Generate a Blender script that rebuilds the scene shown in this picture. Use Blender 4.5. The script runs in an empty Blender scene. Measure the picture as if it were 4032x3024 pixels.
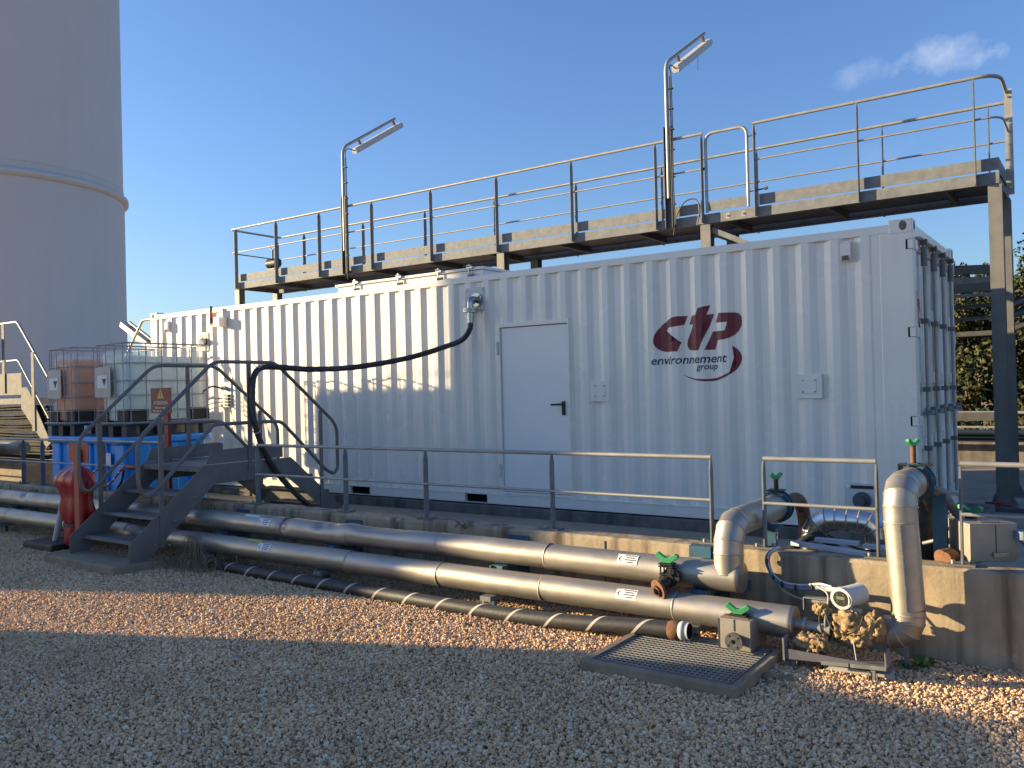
import bpy, bmesh, math, random
from mathutils import Vector, Matrix, noise as mnoise
R = math.radians
random.seed(7)
sc = bpy.context.scene
col = sc.collection

# ------------------------------------------------------------------ camera
CAM = Vector((1.454, -8.509, 1.729))
yaw, pitch, roll = -0.6130, 0.0075, -0.0245
fw = Vector((math.sin(yaw)*math.cos(pitch), math.cos(yaw)*math.cos(pitch), math.sin(pitch)))
rt0 = Vector((math.cos(yaw), -math.sin(yaw), 0)); up0 = rt0.cross(fw)
rt = rt0*math.cos(roll) + up0*math.sin(roll); up = up0*math.cos(roll) - rt0*math.sin(roll)
cd = bpy.data.cameras.new('camera'); cam = bpy.data.objects.new('camera', cd); col.objects.link(cam)
cam.matrix_world = Matrix(((rt.x, up.x, -fw.x, CAM.x), (rt.y, up.y, -fw.y, CAM.y), (rt.z, up.z, -fw.z, CAM.z), (0, 0, 0, 1)))
cd.sensor_fit = 'HORIZONTAL'; cd.sensor_width = 36.0; cd.lens = 36.0*3351.43/4032.0
cd.clip_start = 0.05; cd.clip_end = 2000
sc.camera = cam

# ------------------------------------------------------------------ light
SUN_AZ, SUN_EL = R(66.0), R(11.0)          # azimuth measured from the container's face normal
SDIR = Vector((-math.sin(SUN_AZ)*math.cos(SUN_EL), -math.cos(SUN_AZ)*math.cos(SUN_EL), math.sin(SUN_EL)))
sl = bpy.data.lights.new('sun', 'SUN'); so = bpy.data.objects.new('sun', sl); col.objects.link(so)
sl.energy = 5.0; sl.angle = R(0.5); sl.color = (1.0, 0.78, 0.46)
so.rotation_euler = (-SDIR).to_track_quat('-Z', 'Y').to_euler()
so.location = SDIR*60

w = bpy.data.worlds.new('World'); sc.world = w; w.use_nodes = True
nt = w.node_tree; N = nt.nodes; Lk = nt.links; N.clear()
wo = N.new('ShaderNodeOutputWorld'); bg = N.new('ShaderNodeBackground')
sky = N.new('ShaderNodeTexSky'); sky.sky_type = 'NISHITA'; sky.sun_disc = False
sky.sun_elevation = SUN_EL; sky.sun_rotation = math.atan2(SDIR.x, SDIR.y)
sky.air_density = 1.15; sky.dust_density = 0.9; sky.ozone_density = 2.2; sky.altitude = 50
bg.inputs[1].default_value = 0.092
# one small cumulus puff and faint wisps high in the sky, fixed in world directions
tc = N.new('ShaderNodeTexCoord')
def wdot(v):
    n = N.new('ShaderNodeVectorMath'); n.operation = 'DOT_PRODUCT'; Lk.new(tc.outputs['Generated'], n.inputs[0]); n.inputs[1].default_value = v; return n.outputs['Value']
def wmath(op, a, b=None, c=None, clamp=False):
    n = N.new('ShaderNodeMath'); n.operation = op; n.use_clamp = clamp
    for i, x in enumerate((a, b, c)):
        if x is None: continue
        if isinstance(x, (int, float)): n.inputs[i].default_value = x
        else: Lk.new(x, n.inputs[i])
    return n.outputs[0]
def direction(px, py):
    d = fw + rt*((px-2016)/3351.43) - up*((py-1512)/3351.43); return d.normalized()
wn = N.new('ShaderNodeTexNoise'); Lk.new(tc.outputs['Generated'], wn.inputs['Vector']); wn.inputs['Scale'].default_value = 16; wn.inputs['Detail'].default_value = 7; wn.inputs['Roughness'].default_value = 0.62
wn2 = N.new('ShaderNodeTexNoise'); wmap = N.new('ShaderNodeMapping'); wmap.inputs['Scale'].default_value = (3, 3, 9); Lk.new(tc.outputs['Generated'], wmap.inputs['Vector']); Lk.new(wmap.outputs[0], wn2.inputs['Vector']); wn2.inputs['Scale'].default_value = 2.2; wn2.inputs['Detail'].default_value = 6
def puff(px, py, rx, ry, tilt, gain):
    d = direction(px, py); h = Vector((d.y, -d.x, 0)).normalized(); v = h.cross(d)
    h2 = h*math.cos(tilt)+v*math.sin(tilt); v2 = v*math.cos(tilt)-h*math.sin(tilt)
    a = wmath('POWER', wmath('DIVIDE', wdot(h2), 1), 1)
    ex = wmath('DIVIDE', wmath('SUBTRACT', wdot(h2), h2.dot(d)), rx); ey = wmath('DIVIDE', wmath('SUBTRACT', wdot(v2), v2.dot(d)), ry)
    r2 = wmath('ADD', wmath('MULTIPLY', ex, ex), wmath('MULTIPLY', ey, ey))
    front = wmath('GREATER_THAN', wdot(d), 0.5)
    m = wmath('SUBTRACT', wmath('MULTIPLY_ADD', wmath('SUBTRACT', wn.outputs['Fac'], 0.5), 3.4, 0.55), wmath('MULTIPLY', r2, 0.55))
    return wmath('MULTIPLY', wmath('MULTIPLY', wmath('MULTIPLY', m, gain, clamp=True), 1.0, clamp=True), front)
p1 = puff(3680, 215, 0.056, 0.024, -0.05, 0.50)
p2 = puff(3440, 270, 0.036, 0.016, 0.35, 0.28)
p3 = puff(3500, 590, 0.03, 0.014, 0.2, 0.05)
wisp = wmath('MULTIPLY', wmath('MULTIPLY_ADD', wn2.outputs['Fac'], 2.2, -1.05, clamp=True), 0.0)
cl = wmath('MAXIMUM', wmath('MAXIMUM', p1, p2), wmath('MAXIMUM', p3, wisp))
mixc = N.new('ShaderNodeMix'); mixc.data_type = 'RGBA'
tint = N.new('ShaderNodeMix'); tint.data_type = 'RGBA'; tint.blend_type = 'MULTIPLY'; tint.inputs[0].default_value = 1.0; tint.inputs[7].default_value = (0.64, 0.80, 1.16, 1)
Lk.new(sky.outputs[0], tint.inputs[6])
Lk.new(cl, mixc.inputs['Factor']); Lk.new(tint.outputs[2], mixc.inputs[6]); mixc.inputs[7].default_value = (4.0, 4.2, 4.8, 1)
Lk.new(mixc.outputs[2], bg.inputs[0]); Lk.new(bg.outputs[0], wo.inputs[0])

sc.view_settings.view_transform = 'Standard'; sc.view_settings.look = 'None'
sc.view_settings.exposure = 1.32; sc.view_settings.gamma = 1.0; sc.view_settings.use_curve_mapping = False
sc.cycles.max_bounces = 8; sc.cycles.transparent_max_bounces = 12; sc.cycles.use_denoising = True
sc.cycles.caustics_reflective = False; sc.cycles.caustics_refractive = False

# ------------------------------------------------------------------ materials
M = {}
def mat(name, c1, c2=None, rough=0.5, metal=0.0, scale=6.0, detail=6, bump=0.0, bscale=60.0, streak=None, rvar=0.12, spec=0.5, spots=None, stretch=None, coat=0.0, lo=0.35, hi=0.68):
    m = bpy.data.materials.new(name); m.use_nodes = True; t = m.node_tree; n = t.nodes; l = t.links
    b = n['Principled BSDF']
    b.inputs['Metallic'].default_value = metal; b.inputs['Roughness'].default_value = rough; b.inputs['Specular IOR Level'].default_value = spec
    b.inputs['Coat Weight'].default_value = coat
    co = n.new('ShaderNodeTexCoord').outputs['Object']
    def noise(sc_, st=None, d=detail, r=0.55):
        nn = n.new('ShaderNodeTexNoise'); nn.inputs['Scale'].default_value = sc_; nn.inputs['Detail'].default_value = d; nn.inputs['Roughness'].default_value = r
        if st:
            mp = n.new('ShaderNodeMapping'); mp.inputs['Scale'].default_value = st; l.new(co, mp.inputs['Vector']); l.new(mp.outputs[0], nn.inputs['Vector'])
        else: l.new(co, nn.inputs['Vector'])
        return nn.outputs['Fac']
    def ramp(f, a, bb):
        mr = n.new('ShaderNodeMapRange'); mr.inputs['From Min'].default_value = a; mr.inputs['From Max'].default_value = bb; l.new(f, mr.inputs['Value']); return mr.outputs[0]
    def mix(f, a, bb):
        mx = n.new('ShaderNodeMix'); mx.data_type = 'RGBA'
        l.new(f, mx.inputs['Factor'])
        for i, x in ((6, a), (7, bb)):
            if isinstance(x, tuple): mx.inputs[i].default_value = (*x[:3], 1)
            else: l.new(x, mx.inputs[i])
        return mx.outputs[2]
    c2 = c2 or tuple(x*0.86 for x in c1)
    f = noise(scale, stretch)
    colr = mix(ramp(f, lo, hi), c1, c2)
    if streak:
        sc_, amount, s = streak
        sf = ramp(noise(s, (1, 1, 0.07), 5), 0.47, 0.66)
        mm = n.new('ShaderNodeMath'); mm.operation = 'MULTIPLY'; mm.inputs[1].default_value = amount; l.new(sf, mm.inputs[0])
        colr = mix(mm.outputs[0], colr, sc_)
    if spots:
        sc_, amount, s, th = spots
        sf = ramp(noise(s, None, 3), th, th+0.1)
        mm = n.new('ShaderNodeMath'); mm.operation = 'MULTIPLY'; mm.inputs[1].default_value = amount; l.new(sf, mm.inputs[0])
        colr = mix(mm.outputs[0], colr, sc_)
    l.new(colr, b.inputs['Base Color'])
    if rvar:
        mr = n.new('ShaderNodeMapRange'); mr.inputs['To Min'].default_value = max(0.02, rough-rvar); mr.inputs['To Max'].default_value = min(1, rough+rvar)
        l.new(noise(scale*2.3), mr.inputs['Value']); l.new(mr.outputs[0], b.inputs['Roughness'])
    if bump:
        bp = n.new('ShaderNodeBump'); bp.inputs['Strength'].default_value = min(1, bump); bp.inputs['Distance'].default_value = 0.01*max(1, bump)
        l.new(noise(bscale, None, 8, 0.65), bp.inputs['Height']); l.new(bp.outputs[0], b.inputs['Normal'])
    M[name] = m
    return m
mat('white_paint', (0.85, 0.80, 0.71), (0.80, 0.75, 0.66), rough=0.26, scale=1.6, streak=((0.60, 0.55, 0.47), 0.16, 9), rvar=0.06, bump=0.03, bscale=5)
mat('door_paint', (0.84, 0.81, 0.76), (0.81, 0.78, 0.73), rough=0.4, scale=2, rvar=0.06)
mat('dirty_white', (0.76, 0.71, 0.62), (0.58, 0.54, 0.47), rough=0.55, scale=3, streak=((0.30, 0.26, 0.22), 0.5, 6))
mat('galv', (0.205, 0.212, 0.215), (0.155, 0.16, 0.163), rough=0.68, metal=0.10, spec=0.25, scale=9, bump=0.06, bscale=80, spots=((0.27, 0.275, 0.278), 0.4, 14, 0.58))
mat('galv_old', (0.18, 0.182, 0.178), (0.13, 0.132, 0.13), rough=0.6, metal=0.2, scale=5, bump=0.06, bscale=60, spots=((0.23, 0.15, 0.09), 0.35, 9, 0.68), streak=((0.22, 0.20, 0.17), 0.4, 8))
mat('galv_rail', (0.37, 0.365, 0.345), (0.28, 0.278, 0.265), rough=0.5, metal=0.3, scale=6, bump=0.02, bscale=30)
mat('stair_steel', (0.18, 0.174, 0.165), (0.135, 0.13, 0.125), rough=0.55, metal=0.15, scale=5, bump=0.05, bscale=70, spots=((0.21, 0.20, 0.19), 0.4, 7, 0.6))
mat('steel_grey', (0.105, 0.105, 0.105), (0.075, 0.075, 0.076), rough=0.55, metal=0.25, scale=5, bump=0.05, bscale=70, spots=((0.15, 0.15, 0.148), 0.4, 7, 0.6))
mat('alu', (0.46, 0.42, 0.36), (0.36, 0.33, 0.28), rough=0.48, metal=0.8, scale=4, stretch=(0.6, 3, 3), bump=0.05, bscale=14, rvar=0.1, streak=((0.40, 0.36, 0.30), 0.35, 7))
mat('alu_bright', (0.72, 0.70, 0.68), (0.62, 0.60, 0.57), rough=0.26, metal=1.0, scale=5, bump=0.05, bscale=10, rvar=0.08)
mat('stainless', (0.40, 0.36, 0.30), (0.32, 0.285, 0.235), rough=0.45, metal=0.35, scale=5, rvar=0.1, spots=((0.24, 0.16, 0.10), 0.4, 8, 0.66))
mat('chrome', (0.50, 0.49, 0.47), (0.36, 0.35, 0.34), rough=0.3, metal=1.0, scale=20)
mat('concrete', (0.46, 0.37, 0.25), (0.33, 0.265, 0.18), rough=0.9, scale=3.5, bump=0.5, bscale=22, streak=((0.13, 0.10, 0.07), 0.85, 8), spots=((0.48, 0.43, 0.35), 0.6, 6, 0.6), rvar=0.05, spec=0.2)
mat('concrete_slab', (0.38, 0.315, 0.235), (0.30, 0.245, 0.18), rough=0.9, scale=2, bump=0.25, bscale=40, spots=((0.17, 0.15, 0.13), 0.5, 3, 0.6), rvar=0.05, spec=0.2)
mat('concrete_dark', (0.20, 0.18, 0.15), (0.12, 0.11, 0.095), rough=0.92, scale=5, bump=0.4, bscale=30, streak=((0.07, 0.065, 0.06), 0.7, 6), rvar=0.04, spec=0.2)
mat('concrete_pad', (0.34, 0.275, 0.19), (0.24, 0.19, 0.13), rough=0.92, scale=6, bump=0.4, bscale=35, rvar=0.04, spec=0.2, spots=((0.14, 0.13, 0.11), 0.6, 4, 0.62))
mat('black_rubber', (0.018, 0.018, 0.02), (0.03, 0.03, 0.03), rough=0.6, scale=20, rvar=0.12)
mat('hose_black', (0.022, 0.023, 0.026), (0.038, 0.037, 0.036), rough=0.55, scale=10, bump=0.2, bscale=50, rvar=0.15)
mat('hose_grey', (0.20, 0.185, 0.165), (0.13, 0.12, 0.11), rough=0.7, scale=30)
mat('black_iron', (0.02, 0.02, 0.022), (0.05, 0.045, 0.04), rough=0.5, metal=0.4, scale=25, bump=0.1)
mat('dark_void', (0.006, 0.006, 0.007), (0.01, 0.01, 0.01), rough=0.9, spec=0.05)
mat('dull_black', (0.016, 0.016, 0.018), (0.028, 0.027, 0.026), rough=0.8, spec=0.12, scale=9)
mat('galv_dull', (0.27, 0.255, 0.22), (0.20, 0.19, 0.165), rough=0.75, metal=0.0, spec=0.15, scale=7, bump=0.06)
mat('rust', (0.22, 0.10, 0.05), (0.13, 0.06, 0.035), rough=0.85, scale=22, bump=0.4, bscale=70)
mat('green_plastic', (0.06, 0.36, 0.13), (0.045, 0.28, 0.10), rough=0.42, scale=8)
mat('blue_plastic', (0.03, 0.36, 0.85), (0.025, 0.31, 0.77), rough=0.38, scale=3, rvar=0.08)
mat('blue_steel', (0.035, 0.12, 0.19), (0.025, 0.08, 0.13), rough=0.5, scale=8, spots=((0.14, 0.22, 0.27), 0.5, 12, 0.62))
mat('blue_shaded', (0.012, 0.03, 0.055), (0.01, 0.022, 0.04), rough=0.5, scale=8)  # blue darkened to carry the shade on the rear pipes
mat('red_paint', (0.24, 0.030, 0.030), (0.19, 0.028, 0.028), rough=0.5, scale=5)
mat('orange_paint', (0.42, 0.085, 0.045), (0.34, 0.07, 0.04), rough=0.55, scale=5)
mat('red_vinyl', (0.40, 0.012, 0.016), (0.30, 0.010, 0.013), rough=0.33, scale=4, bump=0.25, bscale=7)
mat('yellow_paint', (0.75, 0.47, 0.05), rough=0.5)
mat('white_print', (0.82, 0.80, 0.78), (0.76, 0.75, 0.72), rough=0.55, scale=10)
mat('stripe_white', (0.56, 0.50, 0.45), (0.46, 0.41, 0.37), rough=0.6, scale=12)
mat('yellow_print', (0.62, 0.60, 0.12), (0.5, 0.48, 0.1), rough=0.55)
mat('logo_red', (0.165, 0.008, 0.020), (0.15, 0.008, 0.018), rough=0.4, rvar=0.05)
mat('logo_blue', (0.012, 0.035, 0.095), (0.012, 0.03, 0.08), rough=0.4, rvar=0.05)
mat('black_print', (0.02, 0.02, 0.022), rough=0.6)
mat('pale_plastic', (0.62, 0.62, 0.60), (0.52, 0.52, 0.50), rough=0.5, scale=6)
mat('meter_enamel', (0.58, 0.60, 0.60), (0.48, 0.50, 0.50), rough=0.45, scale=9, spots=((0.35, 0.33, 0.3), 0.4, 14, 0.62))
mat('blue_profile', (0.42, 0.47, 0.56), (0.34, 0.39, 0.48), rough=0.45, scale=6, metal=0.2)
mat('pvc_blue', (0.22, 0.28, 0.38), (0.16, 0.21, 0.3), rough=0.5, scale=5)
mat('tank_paint', (0.56, 0.545, 0.53), (0.52, 0.505, 0.49), rough=0.6, scale=0.2, rvar=0.05, streak=((0.50, 0.49, 0.47), 0.3, 1.5), spec=0.3)
mat('blocker_paint', (0.58, 0.50, 0.40), (0.52, 0.45, 0.36), rough=0.85, scale=1)
mat('wool', (0.44, 0.31, 0.165), (0.28, 0.19, 0.095), rough=1.0, scale=22, bump=1.0, bscale=70, spec=0.1)
mat('cable_blue', (0.16, 0.27, 0.38), (0.10, 0.18, 0.27), rough=0.4, scale=30)
mat('cable_grey', (0.42, 0.40, 0.36), (0.32, 0.30, 0.27), rough=0.5)
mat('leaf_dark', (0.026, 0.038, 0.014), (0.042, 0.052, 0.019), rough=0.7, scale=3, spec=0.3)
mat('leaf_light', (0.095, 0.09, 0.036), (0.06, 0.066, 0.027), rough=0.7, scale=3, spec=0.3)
mat('weed_leaf', (0.05, 0.12, 0.03), (0.09, 0.15, 0.05), rough=0.6, scale=8, spec=0.3)
mat('dry_stem', (0.26, 0.20, 0.12), (0.16, 0.12, 0.08), rough=0.9, scale=14)
mat('bark', (0.09, 0.065, 0.045), (0.05, 0.038, 0.028), rough=0.95, scale=12, bump=0.6)
mat('amber_lens', (0.75, 0.20, 0.02), rough=0.25); mat('red_lens', (0.60, 0.03, 0.015), rough=0.25); mat('green_lens', (0.03, 0.36, 0.16), rough=0.25)
mat('lamp_cover', (0.55, 0.53, 0.48), (0.47, 0.45, 0.41), rough=0.5, scale=2, rvar=0)
mat('liquid_green', (0.78, 0.90, 0.76), (0.75, 0.87, 0.73), rough=0.35, scale=1.5)
mat('liquid_orange', (0.90, 0.30, 0.03), (0.86, 0.25, 0.02), rough=0.35, scale=1.5)
mat('stone_brown', (0.26, 0.18, 0.11), (0.18, 0.13, 0.08), rough=0.9, scale=15)
mat('screen', (0.20, 0.24, 0.14), rough=0.2); mat('sheet_grey', (0.42, 0.42, 0.41), (0.34, 0.34, 0.34), rough=0.5, metal=0.15, scale=5)
mat('sheet_violet', (0.22, 0.21, 0.25), (0.16, 0.155, 0.18), rough=0.35, metal=0.5, scale=6)

# translucent tank shell, a bit of see-through so the liquid level shows
def shell_mat():
    m = bpy.data.materials.new('tank_shell'); m.use_nodes = True; n = m.node_tree.nodes; l = m.node_tree.links
    b = n['Principled BSDF']; b.inputs['Base Color'].default_value = (0.86, 0.86, 0.85, 1); b.inputs['Roughness'].default_value = 0.35
    tr = n.new('ShaderNodeBsdfTransparent'); mx = n.new('ShaderNodeMixShader'); mx.inputs[0].default_value = 0.30
    l.new(tr.outputs[0], mx.inputs[1]); l.new(b.outputs[0], mx.inputs[2]); l.new(mx.outputs[0], n['Material Output'].inputs[0]); M['tank_shell'] = m
shell_mat()
def gravel_mat(name, inst):
    m = bpy.data.materials.new(name); m.use_nodes = True; n = m.node_tree.nodes; l = m.node_tree.links
    b = n['Principled BSDF']; b.inputs['Roughness'].default_value = 0.85; b.inputs['Specular IOR Level'].default_value = 0.25
    rp = n.new('ShaderNodeValToRGB'); e = rp.color_ramp.elements
    cols = [(0.0, (0.36, 0.21, 0.12)), (0.10, (0.58, 0.36, 0.19)), (0.35, (0.78, 0.51, 0.28)), (0.55, (0.84, 0.585, 0.345)), (0.75, (0.79, 0.48, 0.265)), (0.88, (0.87, 0.65, 0.41)), (1.0, (0.90, 0.76, 0.56))]
    while len(e) < len(cols): e.new(0.5)
    for k, (p, c_) in enumerate(cols): e[k].position = p; e[k].color = (*c_, 1)
    co = n.new('ShaderNodeTexCoord')
    if inst:
        oi = n.new('ShaderNodeObjectInfo'); l.new(oi.outputs['Random'], rp.inputs[0])
        nz = n.new('ShaderNodeTexNoise'); nz.inputs['Scale'].default_value = 1.3; nz.inputs['Detail'].default_value = 6; geo = n.new('ShaderNodeNewGeometry'); l.new(geo.outputs['Position'], nz.inputs['Vector'])
        mx = n.new('ShaderNodeMix'); mx.data_type = 'RGBA'; mx.blend_type = 'MULTIPLY'; mx.inputs[0].default_value = 0.5
        r2 = n.new('ShaderNodeMapRange'); r2.inputs['From Min'].default_value = 0.3; r2.inputs['From Max'].default_value = 0.7; r2.inputs['To Min'].default_value = 0.62; r2.inputs['To Max'].default_value = 1.0
        l.new(nz.outputs['Fac'], r2.inputs[0]); l.new(rp.outputs[0], mx.inputs[6]); l.new(r2.outputs[0], mx.inputs[7]); l.new(mx.outputs[2], b.inputs['Base Color'])
    else:
        vo = n.new('ShaderNodeTexVoronoi'); vo.inputs['Scale'].default_value = 45; l.new(co.outputs['Object'], vo.inputs['Vector'])
        sp = n.new('ShaderNodeSeparateColor'); l.new(vo.outputs['Color'], sp.inputs[0]); l.new(sp.outputs[0], rp.inputs[0])
        mx = n.new('ShaderNodeMix'); mx.data_type = 'RGBA'; mx.blend_type = 'MULTIPLY'; mx.inputs[0].default_value = 1
        mr = n.new('ShaderNodeMapRange'); mr.inputs['From Max'].default_value = 0.7; mr.inputs['To Min'].default_value = 0.9; mr.inputs['To Max'].default_value = 0.5
        l.new(vo.outputs['Distance'], mr.inputs[0]); l.new(rp.outputs[0], mx.inputs[6]); l.new(mr.outputs[0], mx.inputs[7]); l.new(mx.outputs[2], b.inputs['Base Color'])
        bp = n.new('ShaderNodeBump'); bp.inputs['Strength'].default_value = 0.8; bp.inputs['Distance'].default_value = 0.01; bp.invert = True; l.new(vo.outputs['Distance'], bp.inputs['Height']); l.new(bp.outputs[0], b.inputs['Normal'])
    M[name] = m
gravel_mat('gravel_stone', True); gravel_mat('gravel_bed', False)

# ------------------------------------------------------------------ mesh helpers
def vec(p): return p if isinstance(p, Vector) else Vector(p)
def rnd_path(pts, r=0.06, n=5):
    pts = [vec(p) for p in pts]; out = [pts[0]]
    for i in range(1, len(pts)-1):
        a, b, c = pts[i-1], pts[i], pts[i+1]; d1 = a-b; d2 = c-b; q = min(r, d1.length*0.49, d2.length*0.49)
        p0 = b+d1.normalized()*q; p1 = b+d2.normalized()*q
        for k in range(n+1):
            t = k/n; out.append(p0*(1-t)**2+b*2*t*(1-t)+p1*t*t)
    out.append(pts[-1]); return out
def smooth_path(pts, n=8):
    pts = [vec(p) for p in pts]; P = [pts[0]*2-pts[1]]+pts+[pts[-1]*2-pts[-2]]; out = []
    for i in range(1, len(P)-2):
        for k in range(n):
            t = k/n; a, b, c, d = P[i-1:i+3]
            out.append(0.5*((2*b)+(c-a)*t+(2*a-5*b+4*c-d)*t*t+(3*b-a-3*c+d)*t**3))
    out.append(pts[-1]); return out
class MB:
    def __init__(s): s.v = []; s.f = []; s.s = []
    def add(s, vs, fs, smooth=False):
        o = len(s.v); s.v += [tuple(v) for v in vs]; s.f += [tuple(i+o for i in f) for f in fs]; s.s += [smooth]*len(fs); return s
    def obox(s, c, a, b, d):
        c, a, b, d = map(vec, (c, a, b, d)); vs = [c+a*i+b*j+d*k for k in (-1, 1) for j in (-1, 1) for i in (-1, 1)]
        fs = [(0, 2, 3, 1), (4, 5, 7, 6), (0, 1, 5, 4), (2, 6, 7, 3), (0, 4, 6, 2), (1, 3, 7, 5)]
        if a.cross(b).dot(d) < 0: fs = [f[::-1] for f in fs]
        return s.add(vs, fs)
    def box(s, x0, x1, y0, y1, z0, z1):
        return s.obox(((x0+x1)/2, (y0+y1)/2, (z0+z1)/2), (abs(x1-x0)/2, 0, 0), (0, abs(y1-y0)/2, 0), (0, 0, abs(z1-z0)/2))
    def bar(s, p0, p1, w_, h_, upv=(0, 0, 1)):
        p0, p1 = vec(p0), vec(p1); d = p1-p0; dn = d.normalized(); u = vec(upv); sd = dn.cross(u)
        if sd.length < 1e-4: sd = dn.cross(Vector((1, 0, 0)))
        sd.normalize(); u = sd.cross(dn)
        return s.obox((p0+p1)/2, d/2, sd*(w_/2), u*(h_/2))
    def tube(s, path, r, n=10, caps=True, radii=None):
        path = [vec(p) for p in path]; m = len(path); T = []
        for i in range(m):
            a = path[max(0, i-1)]; b = path[min(m-1, i+1)]; T.append((b-a).normalized())
        ref = Vector((0, 0, 1)) if abs(T[0].z) < 0.9 else Vector((1, 0, 0))
        nx = T[0].cross(ref).normalized(); vs = []
        for i in range(m):
            nx = (nx-T[i]*nx.dot(T[i])).normalized(); ny = T[i].cross(nx); rr = radii[i] if radii else r
            vs += [path[i]+(nx*math.cos(2*math.pi*k/n)+ny*math.sin(2*math.pi*k/n))*rr for k in range(n)]
        fs = [(i*n+k, i*n+(k+1) % n, (i+1)*n+(k+1) % n, (i+1)*n+k) for i in range(m-1) for k in range(n)]
        s.add(vs, fs, True)
        if caps:
            s.add(vs[:n], [tuple(range(n))[::-1]]); s.add(vs[-n:], [tuple(range(n))])
        return s
    def cyl(s, p0, p1, r, n=16, r2=None, caps=True): return s.tube([p0, p1], r, n, caps, [r, r if r2 is None else r2])
    def prism(s, poly, org, ax, ay, thick):
        org, ax, ay, th = vec(org), vec(ax), vec(ay), vec(thick); m = len(poly)
        vs = [org+ax*a+ay*b for a, b in poly]+[org+ax*a+ay*b+th for a, b in poly]
        fs = [tuple(range(m)), tuple(range(2*m-1, m-1, -1))]+[(i, i+m, (i+1) % m+m, (i+1) % m) for i in range(m)]
        return s.add(vs, fs)
    def blob(s, c, r, seed=0, amp=0.25, freq=3.0, sub=3):
        bm = bmesh.new(); bmesh.ops.create_icosphere(bm, subdivisions=sub, radius=1.0); c = vec(c); r = vec(r) if not isinstance(r, (int, float)) else Vector((r, r, r))
        for v in bm.verts:
            k = 1+amp*mnoise.fractal(v.co*freq+Vector((seed*7.3, seed*1.7, 0)), 0.6, 2.1, 4); v.co = Vector((v.co.x*r.x, v.co.y*r.y, v.co.z*r.z))*k
        s.add([c+v.co for v in bm.verts], [tuple(v.index for v in f.verts) for f in bm.faces], True); bm.free(); return s
    def pieces(s):
        key = {}; par = []
        def find(a):
            while par[a] != a: par[a] = par[par[a]]; a = par[a]
            return a
        ids = []
        for v in s.v:
            k = (round(v[0], 5), round(v[1], 5), round(v[2], 5))
            if k not in key: key[k] = len(par); par.append(len(par))
            ids.append(key[k])
        for f in s.f:
            a = find(ids[f[0]])
            for i in f[1:]:
                b_ = find(ids[i])
                if b_ != a: par[b_] = a
        roots = {}
        for fi, f in enumerate(s.f): roots.setdefault(find(ids[f[0]]), []).append(fi)
        isl = list(roots.values())
        if len(isl) < 2 or len(isl) > 120: return [list(range(len(s.f)))]
        bx = []
        for fl in isl:
            P = [s.v[i] for fi in fl for i in s.f[fi]]; bx.append(([min(p[k] for p in P) for k in range(3)], [max(p[k] for p in P) for k in range(3)]))
        sz = [max(b_[1][k]-b_[0][k] for k in range(3)) for b_ in bx]; g_ = list(range(len(isl)))
        def fg(a):
            while g_[a] != a: a = g_[a]
            return a
        for i in range(len(isl)):
            for j in range(i):
                gap = math.sqrt(sum(max(0, bx[i][0][k]-bx[j][1][k], bx[j][0][k]-bx[i][1][k])**2 for k in range(3)))
                if gap <= max(0.02, 0.5*max(sz[i], sz[j])): g_[fg(i)] = fg(j)
        out = {}
        for i, fl in enumerate(isl): out.setdefault(fg(i), []).extend(fl)
        return list(out.values())
    def build(s, name, m, parent=None, bevel=0):
        if parent is not None and name not in ('stem', 'crown', 'grating', 'trunk') and len(s.f) < 6000:
            ps = s.pieces()
            if len(ps) > 1:
                first = None
                for fl in ps:
                    q = MB(); used = {}
                    for fi in fl:
                        nf = []
                        for i in s.f[fi]:
                            if i not in used: used[i] = len(q.v); q.v.append(s.v[i])
                            nf.append(used[i])
                        q.f.append(tuple(nf)); q.s.append(s.s[fi])
                    o = q._build(name, m, parent, bevel); first = first or o
                return first
        return s._build(name, m, parent, bevel)
    def _build(s, name, m, parent=None, bevel=0):
        off = Vector((0, 0, 0)); p = parent
        while p is not None: off += p.location; p = p.parent
        me = bpy.data.meshes.new(name); me.from_pydata([(a-off.x, b-off.y, c_-off.z) for a, b, c_ in s.v], [], s.f)
        me.polygons.foreach_set('use_smooth', s.s); me.update()
        bm = bmesh.new(); bm.from_mesh(me); bmesh.ops.recalc_face_normals(bm, faces=bm.faces); bm.to_mesh(me); bm.free()
        me.materials.append(M[m] if isinstance(m, str) else m)
        o = bpy.data.objects.new(name, me); col.objects.link(o); o.parent = parent
        if bevel:
            bv = o.modifiers.new('bevel', 'BEVEL'); bv.width = bevel; bv.segments = 2; bv.limit_method = 'ANGLE'
        return o
def tag(o, label=None, cat=None, group=None, kind=None):
    for k, v in (('label', label), ('category', cat), ('group', group), ('kind', kind)):
        if v: o[k] = v
    return o
def thing(name, loc, label, cat, group=None):
    o = bpy.data.objects.new(name, None); col.objects.link(o); o.location = loc; o.empty_display_size = 0.2
    return tag(o, label, cat, group)
def copy_tree(o, parent=None):
    c_ = o.copy(); col.objects.link(c_); c_.parent = parent
    for ch in o.children: copy_tree(ch, c_)
    return c_
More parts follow.
